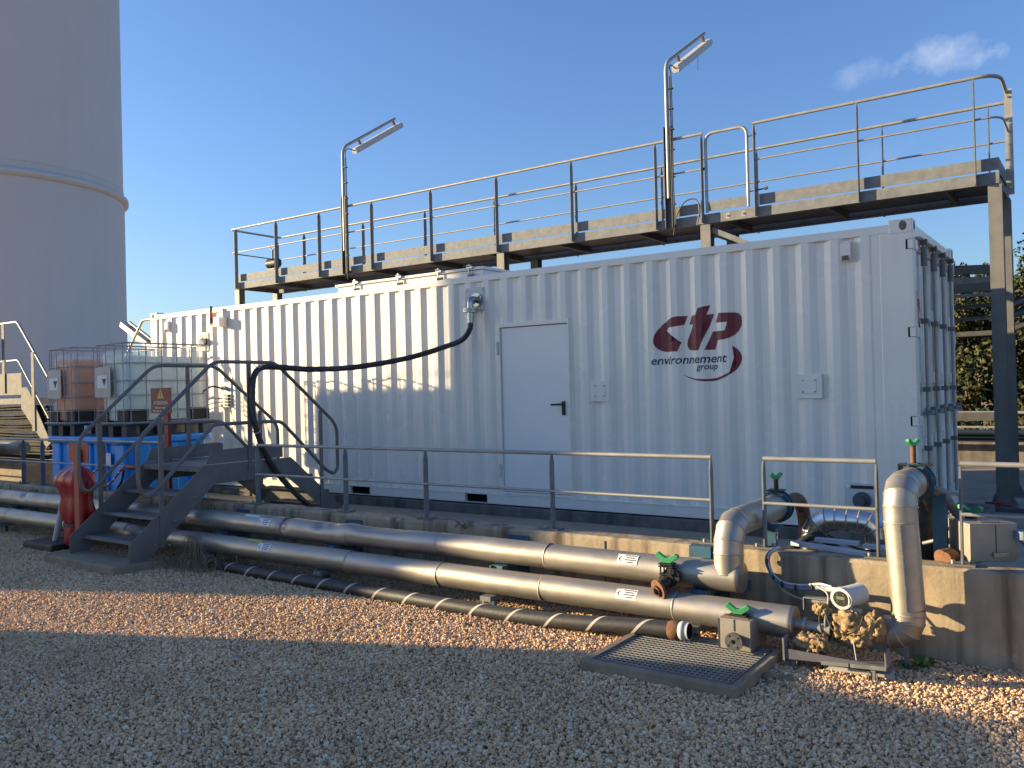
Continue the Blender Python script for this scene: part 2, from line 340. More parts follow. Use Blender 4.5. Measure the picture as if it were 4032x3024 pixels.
def text_mesh(body, size=1.0, shear=0.0, bold=0.0):
    cu = bpy.data.curves.new('t', 'FONT'); cu.body = body; cu.size = size; cu.shear = shear; cu.offset = bold; cu.resolution_u = 3
    ob = bpy.data.objects.new('t', cu); col.objects.link(ob); dg = bpy.context.evaluated_depsgraph_get(); dg.update()
    me = bpy.data.meshes.new_from_object(ob.evaluated_get(dg)); vs = [v.co.copy() for v in me.vertices]; fs = [tuple(p.vertices) for p in me.polygons]
    bpy.data.objects.remove(ob); bpy.data.curves.remove(cu); bpy.data.meshes.remove(me)
    x0 = min(v.x for v in vs); x1 = max(v.x for v in vs); y0 = min(v.y for v in vs); y1 = max(v.y for v in vs)
    return [(v.x-x0, v.y-y0) for v in vs], fs, x1-x0, y1-y0
def text_on(mb, body, org, ax, ay, width, height=None, shear=0.0, bold=0.0):
    vs, fs, tw, th = text_mesh(body, 1.0, shear, bold); kx = width/tw; ky = (height/th) if height else kx; org, ax, ay = vec(org), vec(ax), vec(ay)
    mb.add([org+ax*(a*kx)+ay*(b*ky) for a, b in vs], fs)
def bolts(mb, pts, d, r=0.012, h=0.012):
    for p in pts: mb.cyl(p, vec(p)+vec(d)*h, r, 6)
X, Y, Z = Vector((1, 0, 0)), Vector((0, 1, 0)), Vector((0, 0, 1))
SLAB, WTOP, WY = 0.19, 0.588, -2.77

# ------------------------------------------------------------------ setting
PX0, PX1, PY0, PY1 = -1.22, -0.28, -4.0, -3.22      # opening of the drain pit
g = MB(); B_ = 300
g.add([(-B_, -B_, 0), (B_, -B_, 0), (B_, PY0, 0), (PX1, PY0, 0), (PX0, PY0, 0), (-B_, PY0, 0), (B_, PY1, 0), (PX1, PY1, 0), (PX0, PY1, 0), (-B_, PY1, 0), (B_, B_, 0), (-B_, B_, 0)],
      [(0, 1, 2, 3, 4, 5), (5, 4, 8, 9), (3, 2, 6, 7), (9, 8, 7, 6, 10, 11)])
tag(g.build('ground', 'gravel_bed'), 'pale gravel yard surface reaching to the horizon', None, None, 'structure')
# loose stones on the yard: geometry nodes scatter
gp = MB(); gp.add([(-13.5, -2.75, 0.003), (-13.5, -6.2, 0.003), (-4.2, -7.6, 0.003), (-1.235, -7.0, 0.003), (-1.235, -2.75, 0.003)], [(0, 1, 2, 3, 4)])
gp.add([(-0.265, -2.75, 0.003), (-0.265, -6.5, 0.003), (2.2, -5.4, 0.003), (2.6, -2.75, 0.003)], [(0, 1, 2, 3)])
gp.add([(-1.235, -4.02, 0.003), (-1.235, -7.0, 0.003), (-0.265, -6.5, 0.003), (-0.265, -4.02, 0.003)], [(0, 1, 2, 3)]); gp.add([(-1.235, -2.75, 0.003), (-1.235, -3.2, 0.003), (-0.265, -3.2, 0.003), (-0.265, -2.75, 0.003)], [(0, 1, 2, 3)])
go = gp.build('gravel', 'gravel_stone'); tag(go, 'loose beige gravel stones covering the yard', 'gravel', None, 'stuff')
def gravel_nodes(ob):
    ng = bpy.data.node_groups.new('gravel_scatter', 'GeometryNodeTree'); n = ng.nodes; l = ng.links
    ng.interface.new_socket('Geometry', in_out='INPUT', socket_type='NodeSocketGeometry'); ng.interface.new_socket('Geometry', in_out='OUTPUT', socket_type='NodeSocketGeometry')
    gi = n.new('NodeGroupInput'); gout = n.new('NodeGroupOutput')
    dp = n.new('GeometryNodeDistributePointsOnFaces'); dp.inputs['Density'].default_value = 6600; dp.inputs['Seed'].default_value = 3
    l.new(gi.outputs[0], dp.inputs['Mesh'])
    g2i = n.new('GeometryNodeGeometryToInstance')
    for k in range(7):
        ico = n.new('GeometryNodeMeshIcoSphere'); ico.inputs['Radius'].default_value = 1.0; ico.inputs['Subdivisions'].default_value = 2
        ps = n.new('GeometryNodeInputPosition'); nz = n.new('ShaderNodeTexNoise'); nz.noise_dimensions = '4D'; nz.inputs['W'].default_value = k*3.7; nz.inputs['Scale'].default_value = 0.8; nz.inputs['Detail'].default_value = 2
        l.new(ps.outputs[0], nz.inputs['Vector'])
        sb = n.new('ShaderNodeVectorMath'); sb.operation = 'SUBTRACT'; l.new(nz.outputs['Color'], sb.inputs[0]); sb.inputs[1].default_value = (0.5, 0.5, 0.5)
        mu = n.new('ShaderNodeVectorMath'); mu.operation = 'MULTIPLY'; l.new(sb.outputs[0], mu.inputs[0]); mu.inputs[1].default_value = (1.9, 1.9, 1.5)
        sp = n.new('GeometryNodeSetPosition'); l.new(ico.outputs[0], sp.inputs[0]); l.new(mu.outputs[0], sp.inputs['Offset'])
        tf = n.new('GeometryNodeTransform'); tf.inputs['Scale'].default_value = (1.0+0.22*math.sin(k), 0.82, 0.66+0.07*(k % 3)); l.new(sp.outputs[0], tf.inputs[0])
        sm = n.new('GeometryNodeSetMaterial'); sm.inputs['Material'].default_value = M['gravel_stone']; l.new(tf.outputs[0], sm.inputs[0])
        l.new(sm.outputs[0], g2i.inputs[0])
    ip = n.new('GeometryNodeInstanceOnPoints'); ip.inputs['Pick Instance'].default_value = True
    l.new(dp.outputs['Points'], ip.inputs['Points']); l.new(g2i.outputs[0], ip.inputs['Instance'])
    rr = n.new('FunctionNodeRandomValue'); rr.data_type = 'FLOAT_VECTOR'; rr.inputs[0].default_value = (-1.1, -1.1, 0); rr.inputs[1].default_value = (1.1, 1.1, 6.28); l.new(rr.outputs[0], ip.inputs['Rotation'])
    rs = n.new('FunctionNodeRandomValue'); rs.data_type = 'FLOAT'; rs.inputs[2].default_value = 0.0; rs.inputs[3].default_value = 1.0; rs.inputs['Seed'].default_value = 5
    pw = n.new('ShaderNodeMath'); pw.operation = 'POWER'; l.new(rs.outputs[1], pw.inputs[0]); pw.inputs[1].default_value = 2.2
    ml = n.new('ShaderNodeMath'); ml.operation = 'MULTIPLY_ADD'; l.new(pw.outputs[0], ml.inputs[0]); ml.inputs[1].default_value = 0.0085; ml.inputs[2].default_value = 0.0060
    l.new(ml.outputs[0], ip.inputs['Scale'])
    rz = n.new('FunctionNodeRandomValue'); rz.data_type = 'FLOAT_VECTOR'; rz.inputs[0].default_value = (0, 0, 0); rz.inputs[1].default_value = (0, 0, 0.016); rz.inputs['Seed'].default_value = 9
    tr = n.new('GeometryNodeTranslateInstances'); tr.inputs['Local Space'].default_value = False; l.new(ip.outputs[0], tr.inputs[0]); l.new(rz.outputs[0], tr.inputs['Translation'])
    l.new(tr.outputs[0], gout.inputs[0])
    md = ob.modifiers.new('scatter', 'NODES'); md.node_group = ng
gravel_nodes(go)

s = MB(); s.box(-24, 9, -2.565, 9.2, -0.3, SLAB); tag(s.build('yard_slab', 'concrete_slab'), 'concrete slab behind the low wall carrying the container', None, None, 'structure')
# low retaining wall with uneven top edge
wm = MB(); n_ = 170; x0, x1 = -26.0, 4.5
vs = []; fs = []
for i in range(n_+1):
    x = x0+(x1-x0)*i/n_
    for (yy, zz) in ((WY, -0.2), (WY, 0.3), (WY, WTOP-0.02), (WY+0.015, WTOP), (-2.58, WTOP), (-2.575, -0.2)):
        j = mnoise.noise(Vector((x*3.1, yy*4, zz*5)))*0.008 if zz > 0.1 and yy < -2.7 else 0
        vs.append((x, yy+j, zz+(j*0.7 if zz > 0.5 else 0)))
for i in range(n_):
    for k in range(6):
        a = i*6+k; b = i*6+(k+1) % 6; fs.append((a, b, b+6, a+6))
fs += [tuple(range(6))[::-1], tuple(n_*6+k for k in range(6))]
wm.add(vs, fs); rw = thing('retaining_wall', (-5, WY, 0), 'long low stained concrete wall behind the silver pipes', 'wall')
wm.build('wall_body', 'concrete', rw)
k_ = MB()
for x in (-9.3, -6.6, -3.9, -1.75, 1.35): k_.box(x-0.004, x+0.004, WY-0.006, WY+0.002, 0.02, WTOP-0.03)
k_.build('joint', 'concrete_dark', rw)
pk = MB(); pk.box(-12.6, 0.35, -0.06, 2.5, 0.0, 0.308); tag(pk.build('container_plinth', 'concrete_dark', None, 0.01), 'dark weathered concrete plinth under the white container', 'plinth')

# ------------------------------------------------------------------ container
CB, CT = 0.322, 3.218
ct = thing('shipping_container', (-6.1, 1.2, CB), 'long white corrugated shipping container with dark red logo and personnel door', 'container')
PER = 0.2798
def prof(x):
    if x > -0.385 or x < -12.0: return 0.002
    u = ((x-(-0.767))/PER) % 1.0*PER
    u = (u+PER/2) % PER-PER/2            # -PER/2 .. PER/2 around the left-facing slope
    if u < -0.034-0.071: return 0.036*((-0.105-u)/0.0349+0) if u > -0.14 else 0.0
    if u < -0.034: return 0.036
    if u < 0.034: return 0.036*(0.034-u)/0.068
    if u < 0.106: return 0.0
    return 0.036*(u-0.106)/0.068
# breakpoints: slope down 0.106..0.174 wraps to -0.174+PER.. ; recess; slope up; outer flat
def prof(x):
    if x > -0.36: return 0.002
    if x < -12.02: return 0.002
    u = (x+0.767+0.034) % PER             # 0 at start of the left-facing slope (recess -> outer)
    if u < 0.068: return 0.036*(1-u/0.068)
    if u < 0.140: return 0.0
    if u < 0.208: return 0.036*(u-0.140)/0.068
    return 0.036
brk = []
x = -0.801
while x > -12.5: x -= PER
while x < 0.0:
    for d in (0.0, 0.004, 0.064, 0.068, 0.072, 0.136, 0.140, 0.144, 0.204, 0.208):
        q = x+d
        if -12.02 < q < -0.36: brk.append(q)
    x += PER
brk = sorted(set([round(b, 4) for b in brk]+[-12.02, -12.0205, -0.36, -0.3595, -4.767, -3.704, -12.19, -0.002]))
def wob(x, z): return 0.0022*mnoise.noise(Vector((x*1.3, z*1.1, 3)))*max(0.0, min(1.0, (z-0.45)*6, (3.1-z)*6))
def face_y(x, z): return prof(x)+wob(x, z)
zs = [0.445+(3.115-0.445)*k/30 for k in range(31)]
zs = sorted(zs+[2.555])
sw = MB(); vs = []; fs = []; nz_ = len(zs)
for x in brk:
    for z in zs: vs.append((x, face_y(x, z), z))
for i in range(len(brk)-1):
    for k in range(nz_-1):
        if brk[i] >= -4.768 and brk[i+1] <= -3.703 and zs[k+1] <= 2.5551: continue
        fs.append((i*nz_+k, (i+1)*nz_+k, (i+1)*nz_+k+1, i*nz_+k+1))
sw.add(vs, fs); sw.build('side_wall', 'white_paint', ct)
b = MB(); b.box(-12.19, -0.002, 2.40, 2.438, 0.445, 3.115); b.build('rear_wall', 'white_paint', ct)
b = MB(); b.box(-12.192, -12.15, 0.05, 2.39, 0.445, 3.115); b.build('end_wall', 'white_paint', ct)
b = MB(); b.box(-12.1, -0.06, 0.03, 2.40, 3.12, 3.172); b.build('roof', 'white_paint', ct)
for yy in (0.0, 2.378):
    b = MB(); b.box(-12.03, -0.17, yy-0.002, yy+0.06, 3.105, 3.185); b.build('top_rail', 'white_paint', ct, 0.006)
b = MB()
pockets = [(-7.37, -6.981), (-5.305, -4.949)]
xs = [-12.03, -7.37, -6.981, -5.305, -4.949, -0.17]
for i in (0, 2, 4): b.box(xs[i], xs[i+1], -0.004, 0.05, CB+0.004, 0.448)
for a, c_ in pockets: b.box(a, c_, -0.004, 0.05, 0.436, 0.448); b.box(a, c_, -0.004, 0.05, CB+0.004, CB+0.012)
b.box(-12.03, -0.17, -0.012, 0.03, 0.440, 0.452)
b.build('bottom_rail', 'white_paint', ct)
for a, c_ in pockets:
    b = MB(); b.box(a, c_, 0.06, 0.5, CB+0.002, 0.445); b.build('fork_pocket', 'dark_void', ct)
b = MB(); b.box(-12.0, -0.1, 0.06, 2.39, CB+0.06, 0.46); b.build('floor', 'dark_void', ct)
for xx, yy in ((-12.192, -0.0), (-0.13, 0.0), (-12.192, 2.308), (-0.13, 2.308)):
    b = MB(); b.box(xx+(0.001 if xx < -6 else -0.16 if yy == 0 else 0), xx+0.129, yy-0.001, yy+0.13, CB+0.11, 3.11); b.build('corner_post', 'white_paint', ct, 0.008)
def casting(xx, yy, zz, name='corner_casting'):
    b = MB(); b.box(xx-(0.03 if xx > -6 else 0), xx+0.178+(0.03 if xx < -6 else 0), yy, yy+0.162, zz-(0.015 if zz > 2 else 0), zz+0.118); o = b.build(name, 'white_paint', ct, 0.012)
    h = MB(); cx = xx+0.095
    ring = [(0.033*math.cos(t)*1.0, 0.045*math.sin(t)) for t in [2*math.pi*k/20 for k in range(20)]]
    ys = yy-0.002 if yy < 1 else yy+0.164-0.006
    h.prism(ring, (cx, ys, zz+0.058), X, Z, Y*0.008)
    if xx > -6: h.prism(ring, (xx+0.174, yy+0.08, zz+0.058), Y, Z, X*0.006)
    h.build('casting_hole', 'concrete_dark', o)
for zz in (CT-0.112, CB):
    for xx in (-12.196, -0.176):
        for yy in (-0.006, 2.284): casting(xx, yy, zz)
# personnel door
b = MB()
b.box(-4.767, -4.70, -0.006, 0.10, 0.448, 2.556); b.box(-3.722, -3.704, -0.006, 0.10, 0.448, 2.556); b.box(-4.70, -3.722, -0.006, 0.10, 2.505, 2.556); b.box(-4.70, -3.722, -0.008, 0.10, 0.455, 0.485)
dr = b.build('door', 'white_paint', ct)
b = MB(); b.box(-4.694, -3.728, 0.022, 0.075, 0.492, 2.497); b.build('door_leaf', 'door_paint', dr, 0.004)
b = MB(); b.box(-4.70, -3.722, 0.078, 0.095, 0.486, 2.504); b.build('door_gap', 'dark_void', dr)
for z in (2.17, 0.665):
    b = MB(); b.cyl((-4.728, -0.016, z), (-4.728, -0.016, z+0.16), 0.014, 10); b.box(-4.75, -4.705, -0.012, 0.0, z+0.01, z+0.15); b.build('hinge', 'pale_plastic', dr)
b = MB(); b.box(-3.828, -3.788, 0.004, 0.022, 1.425, 1.587); b.tube(rnd_path([(-3.808, 0.01, 1.552), (-3.808, -0.045, 1.552), (-3.945, -0.05, 1.548)], 0.02), 0.0115, 8); b.cyl((-3.808, 0.002, 1.475), (-3.808, 0.012, 1.475), 0.009, 8); b.build('handle', 'black_rubber', dr)
# cover plates
for xa, xb in ((-3.426, -3.181), (-1.087, -0.844)):
    b = MB(); b.box(xa, xb, -0.012, 0.03, 1.578, 1.816); o = b.build('cover_plate', 'white_paint', ct, 0.003)
    b = MB(); cx = (xa+xb)/2; b.box(cx-0.07, cx+0.07, -0.018, -0.013, 1.63, 1.775); b.build('inner_plate', 'white_paint', o)
    b = MB(); bolts(b, [(cx+i*0.057, -0.018, 1.70+j*0.057) for i in (-1, 1) for j in (-1, 1)], (0, -1, 0), 0.007, 0.006); b.build('bolt', 'steel_grey', o)
# hose connection plate
b = MB(); b.box(-5.222, -4.922, -0.010, 0.03, 2.742, 3.036); hp = b.build('hose_plate', 'pale_plastic', ct, 0.004)
b = MB(); bolts(b, [(x, -0.01, z) for x in (-5.195, -4.95) for z in (2.77, 3.008)], (0, -1, 0), 0.016, 0.01); b.build('bolt', 'white_paint', hp)
b = MB(); b.cyl((-5.03, -0.01, 2.876), (-5.03, -0.035, 2.876), 0.086, 24); bolts(b, [(-5.03+0.058*math.cos(t), -0.035, 2.876+0.058*math.sin(t)) for t in (0.78, 2.35, 3.93, 5.5)], (0, -1, 0), 0.012, 0.02)
b.tube(rnd_path([(-5.03, -0.02, 2.876), (-5.03, -0.15, 2.876), (-5.03, -0.15, 2.75)], 0.075, 8), 0.040, 16); b.build('pipe_elbow', 'chrome', hp)
b = MB(); b.cyl((-5.03, -0.15, 2.757), (-5.03, -0.15, 2.738), 0.093, 24); b.cyl((-5.03, -0.15, 2.732), (-5.03, -0.15, 2.71), 0.093, 24); bolts(b, [(-5.03+0.074*math.cos(t), -0.15+0.074*math.sin(t), 2.70) for t in (0.4, 1.97, 3.54, 5.1)], (0, 0, 1), 0.010, 0.075); b.build('flange', 'chrome', hp)
# beacon + box
b = MB(); b.box(-10.245, -10.09, -0.13, 0.02, 2.86, 3.01); bb = b.build('beacon_box', 'white_paint', ct, 0.006)
b = MB(); b.box(-10.35, -10.22, -0.115, -0.085, 2.90, 2.925); b.cyl((-10.335, -0.10, 2.905), (-10.335, -0.10, 3.015), 0.026, 14); b.build('beacon_stem', 'black_rubber', bb)
for z, m_ in ((3.015, 'red_lens'), (3.07, 'amber_lens'), (3.125, 'green_lens')):
    b = MB(); b.cyl((-10.335, -0.10, z), (-10.335, -0.10, z+0.054), 0.026, 14); b.build('beacon_lens', m_, bb)
b = MB(); b.cyl((-10.335, -0.10, 3.179), (-10.335, -0.10, 3.195), 0.027, 14); b.build('beacon_cap', 'black_rubber', bb)
# vent hood box
b = MB(); b.box(-10.83, -10.545, -0.012, 0.03, 2.50, 2.80); vh = b.build('vent_box', 'pale_plastic', ct, 0.004)
b = MB(); b.box(-10.80, -10.575, -0.016, -0.013, 2.53, 2.77); b.build('vent_recess', 'steel_grey', vh)
b = MB(); b.cyl((-10.66, -0.016, 2.66), (-10.66, -0.07, 2.63), 0.06, 16); b.build('vent_cowl', 'pale_plastic', vh)
# small ventilators
def ventilator(xc, zc):
    b = MB(); P = [(-0.055, 0.10), (-0.055, -0.10), (0.055, -0.10), (0.055, 0.10)]
    b.prism([(0.0, 0.10), (0.045, 0.07), (0.045, -0.06), (0.0, -0.10)], (xc-0.045, 0.0, zc), -Y, Z, X*0.09); o = b.build('ventilator', 'white_paint', ct, 0.004)
    b = MB(); b.box(xc-0.03, xc+0.03, -0.049, -0.044, zc-0.09, zc-0.045); b.build('ventilator_slot', 'concrete_dark', o)
ventilator(-0.585, 2.98); ventilator(-11.67, 2.96)
# connection panel on the left part
b = MB(); b.box(-10.26, -9.98, -0.015, 0.03, 1.572, 1.976); jp = b.build('connection_panel', 'pale_plastic', ct, 0.004)
b = MB(); b.cyl((-10.13, -0.015, 1.88), (-10.13, -0.07, 1.87), 0.035, 12); b.build('gland', 'chrome', jp)
b = MB()
for z in (1.76, 1.71, 1.66, 1.61): b.box(-10.12, -10.02, -0.045, -0.015, z-0.016, z+0.016)
b.build('terminal', 'black_rubber', jp)
for k, (zz, mm, r) in enumerate(((1.87, 'hose_black', 0.014), (1.71, 'cable_grey', 0.008), (1.66, 'cable_grey', 0.008), (1.61, 'pale_plastic', 0.008))):
    b = MB(); b.tube(smooth_path([(-10.12, -0.06, zz), (-10.2, -0.24, zz+0.03-0.03*k), (-10.33, -0.40, zz-0.16), (-10.42, -0.48, zz-0.5), (-10.46, -0.5, 1.0), (-10.48, -0.5, 0.2)]), r, 8); b.build('cable', mm, jp)
# low plate with blind flange
b = MB(); b.box(-0.64, -0.376, -0.012, 0.03, 0.50, 0.762); lp = b.build('flange_plate', 'pale_plastic', ct)
b = MB(); b.box(-0.598, -0.395, -0.016, -0.012, 0.715, 0.745); b.build('name_strip', 'black_print', lp)
b = MB(); b.cyl((-0.50, -0.012, 0.605), (-0.50, -0.04, 0.605), 0.082, 24); b.cyl((-0.50, -0.04, 0.605), (-0.50, -0.14, 0.60), 0.04, 16); b.build('blind_flange', 'steel_grey', lp)
b = MB(); b.cyl((-0.625, -0.012, 0.735), (-0.625, -0.02, 0.735), 0.022, 14); b.build('rosette', 'white_paint', lp)
# roof hatch
b = MB(); b.box(-7.58, -4.98, 0.06, 1.6, 3.165, 3.262); rh = b.build('roof_hatch', 'white_paint', ct)
b = MB(); b.box(-7.615, -4.955, 0.03, 1.64, 3.266, 3.302); b.build('hatch_lid', 'white_paint', rh, 0.005)
for x in (-7.20, -6.38, -5.68, -5.17):
    b = MB(); b.box(x-0.03, x+0.06, 0.005, 0.05, 3.285, 3.31); b.cyl((x, 0.02, 3.19), (x, 0.02, 3.345), 0.011, 8); b.cyl((x-0.03, 0.012, 3.32), (x+0.03, 0.012, 3.32), 0.016, 8); b.cyl((x, 0.0, 3.20), (x+0.08, 0.02, 3.205), 0.018, 8); b.build('hatch_clamp', 'chrome', rh)
b = MB(); b.cyl((-4.6, 0.3, 3.172), (-4.6, 0.3, 3.235), 0.02, 10); b.build('roof_vent', 'black_rubber', ct)
# logo, wrapped onto the corrugation
LOGO = {
 'c': [(-2.233,2.480),(-2.332,2.482),(-2.388,2.478),(-2.458,2.451),(-2.528,2.403),(-2.582,2.347),(-2.618,2.291),(-2.631,2.238),(-2.627,2.201),(-2.610,2.168),(-2.576,2.134),(-2.530,2.113),(-2.467,2.105),(-2.348,2.106),(-2.304,2.199),(-2.430,2.201),(-2.476,2.214),(-2.501,2.239),(-2.511,2.274),(-2.504,2.306),(-2.484,2.336),(-2.449,2.366),(-2.402,2.381),(-2.357,2.385),(-2.276,2.386)],
 't': [(-1.974,2.578),(-2.105,2.553),(-2.135,2.482),(-2.183,2.479),(-2.215,2.386),(-2.167,2.385),(-2.238,2.222),(-2.248,2.181),(-2.240,2.144),(-2.219,2.117),(-2.175,2.105),(-2.109,2.107),(-2.066,2.201),(-2.117,2.205),(-2.136,2.222),(-2.132,2.248),(-2.066,2.385),(-1.976,2.385),(-1.936,2.480),(-2.019,2.480)],
 'p': [(-1.884,2.485),(-1.704,2.480),(-1.668,2.465),(-1.645,2.436),(-1.638,2.390),(-1.645,2.341),(-1.667,2.297),(-1.710,2.254),(-1.773,2.217),(-1.837,2.206),(-1.901,2.204),(-1.936,2.104),(-2.045,2.107),(-1.957,2.296),(-1.813,2.299),(-1.776,2.311),(-1.754,2.338),(-1.749,2.357),(-1.759,2.376),(-1.785,2.387),(-1.919,2.387)],
 'swoosh': [(-1.744,2.135),(-1.704,2.083),(-1.680,2.031),(-1.675,1.991),(-1.687,1.951),(-1.719,1.902),(-1.773,1.863),(-1.847,1.830),(-1.922,1.807),(-1.998,1.799),(-2.074,1.799),(-2.150,1.805),(-2.216,1.820),(-2.304,1.854),(-2.238,1.816),(-2.161,1.790),(-2.063,1.776),(-1.966,1.775),(-1.902,1.786),(-1.827,1.812),(-1.752,1.852),(-1.699,1.896),(-1.666,1.945),(-1.649,1.990),(-1.649,2.025),(-1.668,2.071),(-1.703,2.108)]}
def decal(name, polys, m_, parent, wrap=True):
    bm = bmesh.new()
    for vs, fs in polys:
        bv = [bm.verts.new((a, 0, c_)) for a, c_ in vs]
        for f in fs:
            try: bm.faces.new([bv[i] for i in f])
            except ValueError: pass
    bmesh.ops.triangulate(bm, faces=bm.faces[:])
    lo = min(v.co.x for v in bm.verts); hi = max(v.co.x for v in bm.verts)
    for q in brk:
        if lo < q < hi: bmesh.ops.bisect_plane(bm, geom=bm.verts[:]+bm.edges[:]+bm.faces[:], plane_co=(q, 0, 0), plane_no=(1, 0, 0))
    zl = min(v.co.z for v in bm.verts); zh = max(v.co.z for v in bm.verts)
    for z in zs:
        if zl < z < zh: bmesh.ops.bisect_plane(bm, geom=bm.verts[:]+bm.edges[:]+bm.faces[:], plane_co=(0, 0, z), plane_no=(0, 0, 1))
    off = ct.location
    for v in bm.verts: v.co = Vector((v.co.x, face_y(v.co.x, v.co.z)-0.0025, v.co.z))-off
    me = bpy.data.meshes.new(name); bm.to_mesh(me); bm.free(); me.materials.append(M[m_]); o = bpy.data.objects.new(name, me); col.objects.link(o); o.parent = parent; return o
for k in ('c', 't', 'p'): decal('logo_letter', [(LOGO[k], [tuple(range(len(LOGO[k])))])], 'logo_red', ct)
decal('logo_swoosh', [(LOGO['swoosh'], [tuple(range(len(LOGO['swoosh'])))])], 'logo_red', ct)
for body, xa, xb, za, hgt in (('environnement', -2.656, -1.798, 1.968, 0.088), ('group', -2.137, -1.912, 1.878, 0.068)):
    vs, fs, tw, th = text_mesh(body, 1.0, 0.22, 0.015)
    decal('logo_text', [([(xa+a/tw*(xb-xa), za+c_/th*hgt) for a, c_ in vs], fs)], 'logo_blue', ct)
# cargo doors at the near end
for k, (ya, yb) in enumerate(((0.14, 1.21), (1.228, 2.30))):
    b = MB(); zz = [0.47, 0.60]+[0.60+i*0.001 for i in range(0)]
    b.box(0.0-0.055, -0.03, ya, yb, 0.455, 3.06)
    b.box(-0.03, -0.012, ya, ya+0.10, 0.455, 3.06); b.box(-0.03, -0.012, yb-0.10, yb, 0.455, 3.06)
    for z in (0.455, 1.08, 1.70, 2.32, 2.95): b.box(-0.03, -0.012, ya+0.10, yb-0.10, z, z+0.11)
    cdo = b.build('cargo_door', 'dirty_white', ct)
    for yl in (ya+0.25, yb-0.27):
        b = MB(); b.cyl((0.028, yl, 0.50), (0.028, yl, 3.04), 0.017, 10)
        lb = b.build('locking_bar', 'galv_rail', cdo)
        b = MB(); b.cyl((0.028, yl, 2.82), (0.028, yl, 3.00), 0.03, 10); b.prism([(-0.045, 0.0), (0.045, 0.0), (0.02, 0.022), (0.035, 0.05), (-0.035, 0.05), (-0.02, 0.022)], (0.0, yl, 3.02), Y, Z, X*0.06); b.build('cam_lock', 'galv_old', lb)
        b = MB()
        for z in (1.06, 1.62, 2.27): b.box(-0.012, 0.052, yl-0.035, yl+0.035, z, z+0.045)
        b.build('bar_guide', 'galv_old', lb)
        b = MB(); b.box(0.03, 0.055, yl-0.02, yl+0.30, 1.40, 1.44); b.box(-0.012, 0.06, yl+0.22, yl+0.30, 1.39, 1.47); b.build('lock_handle', 'galv', lb)
    for z in (0.66, 1.31, 2.13, 2.94):
        b = MB(); yy = ya-0.03 if k == 0 else yb+0.03; b.box(-0.05, 0.015, yy-0.06, yy+0.06, z, z+0.09); b.build('door_hinge', 'white_paint', cdo)
b = MB(); b.box(-0.10, -0.03, 0.13, 2.31, 3.065, 3.205); b.build('door_header', 'white_paint', ct)
b = MB(); b.box(-0.02, 0.045, 0.14, 2.30, 3.06, 3.068); b.build('rain_gutter', 'dirty_white', ct)
b = MB(); b.box(-0.10, -0.005, 0.13, 2.31, CB, 0.45); b.build('door_sill', 'dirty_white', ct)
for z in (1.31, 2.13, 2.94):
    b = MB(); b.box(-0.06, -0.0, -0.0035, 0.01, z, z+0.092); o = b.build('hinge_recess', 'dark_void', ct)
    b = MB(); b.box(-0.043, 0.004, -0.007, 0.002, z+0.004, z+0.088); b.build('hinge_lug', 'white_paint', o)
# door logo fragment (t p and a round mark), on the first door between the bars
b = MB(); yl = 0.16
def pol(pts, dy): b.prism([(y_, z_) for y_, z_ in pts], (-0.0115, dy, 0), Y, Z, X*0.002)
pol([(0.00, 2.42), (0.035, 2.42), (0.05, 2.57), (0.075, 2.57), (0.07, 2.50), (0.10, 2.50), (0.095, 2.42), (0.06, 2.42), (0.05, 2.30), (0.02, 2.30)], 0.14); pol([(0.11, 2.50), (0.17, 2.50), (0.185, 2.46), (0.18, 2.40), (0.15, 2.375), (0.13, 2.375), (0.125, 2.28), (0.10, 2.28)], 0.14)
b.build('door_logo_letter', 'orange_paint', ct)
b = MB(); b.tube([(-0.010, 0.235+0.045*math.cos(t), 2.20+0.075*math.sin(t)) for t in [math.pi*(1.5+k/10) for k in range(11)]], 0.006, 5); b.build('door_logo_mark', 'logo_blue', ct)

# ------------------------------------------------------------------ elevated walkway
ew = thing('elevated_walkway', (-6.8, 3.8, SLAB), 'galvanised steel elevated walkway with railings behind the container', 'walkway')
FZ0, FZ1, TZ0, TZ1, RZ, MZ = 4.07, 4.208, 4.235, 4.385, 5.37, 4.86
XA, XB = -14.12, 0.42
YF, YBk = 3.2, 4.42
b = MB(); b.box(XA, XB, YF+0.012, YF+0.07, FZ0, FZ0+0.012); b.box(XA, XB, YF, YF+0.012, FZ0, FZ1); b.box(XA, XB, YF+0.012, YF+0.07, FZ1-0.012, FZ1); b.build('front_beam', 'galv', ew)
b = MB(); b.box(XA, XB, YBk, YBk+0.012, FZ0, FZ1); b.box(XA, XB, YBk-0.06, YBk, FZ0, FZ0+0.012); b.build('rear_beam', 'galv', ew)
b = MB(); b.box(XA+0.0, XB, YF+0.08, YBk-0.07, FZ1-0.045, FZ1+0.004); b.build('deck', 'steel_grey', ew)
for x in [XA+0.03]+[-13.0+1.42*k for k in range(10)]:
    b = MB(); b.box(x, x+0.06, YF+0.075, YBk-0.065, FZ0+0.004, FZ1-0.048); b.build('cross_beam', 'steel_grey', ew)
b = MB(); b.box(XB-0.012, XB, YF+0.012, YBk, FZ0, FZ1); b.build('end_beam', 'galv', ew)
gx0, gx1 = -3.305, -2.53
for xa, xb in ((XA, gx0-0.02), (gx1+0.03, XB)):
    b = MB(); b.box(xa, xb, YF+0.022, YF+0.030, TZ0, TZ1); b.build('toe_board', 'galv', ew)
b = MB(); b.box(XA, XB, YBk-0.03, YBk-0.022, TZ0, TZ1); b.build('toe_board', 'galv', ew)
b = MB(); b.box(XB-0.008, XB, YF+0.03, YBk-0.03, TZ0, TZ1); b.build('toe_board', 'galv', ew)
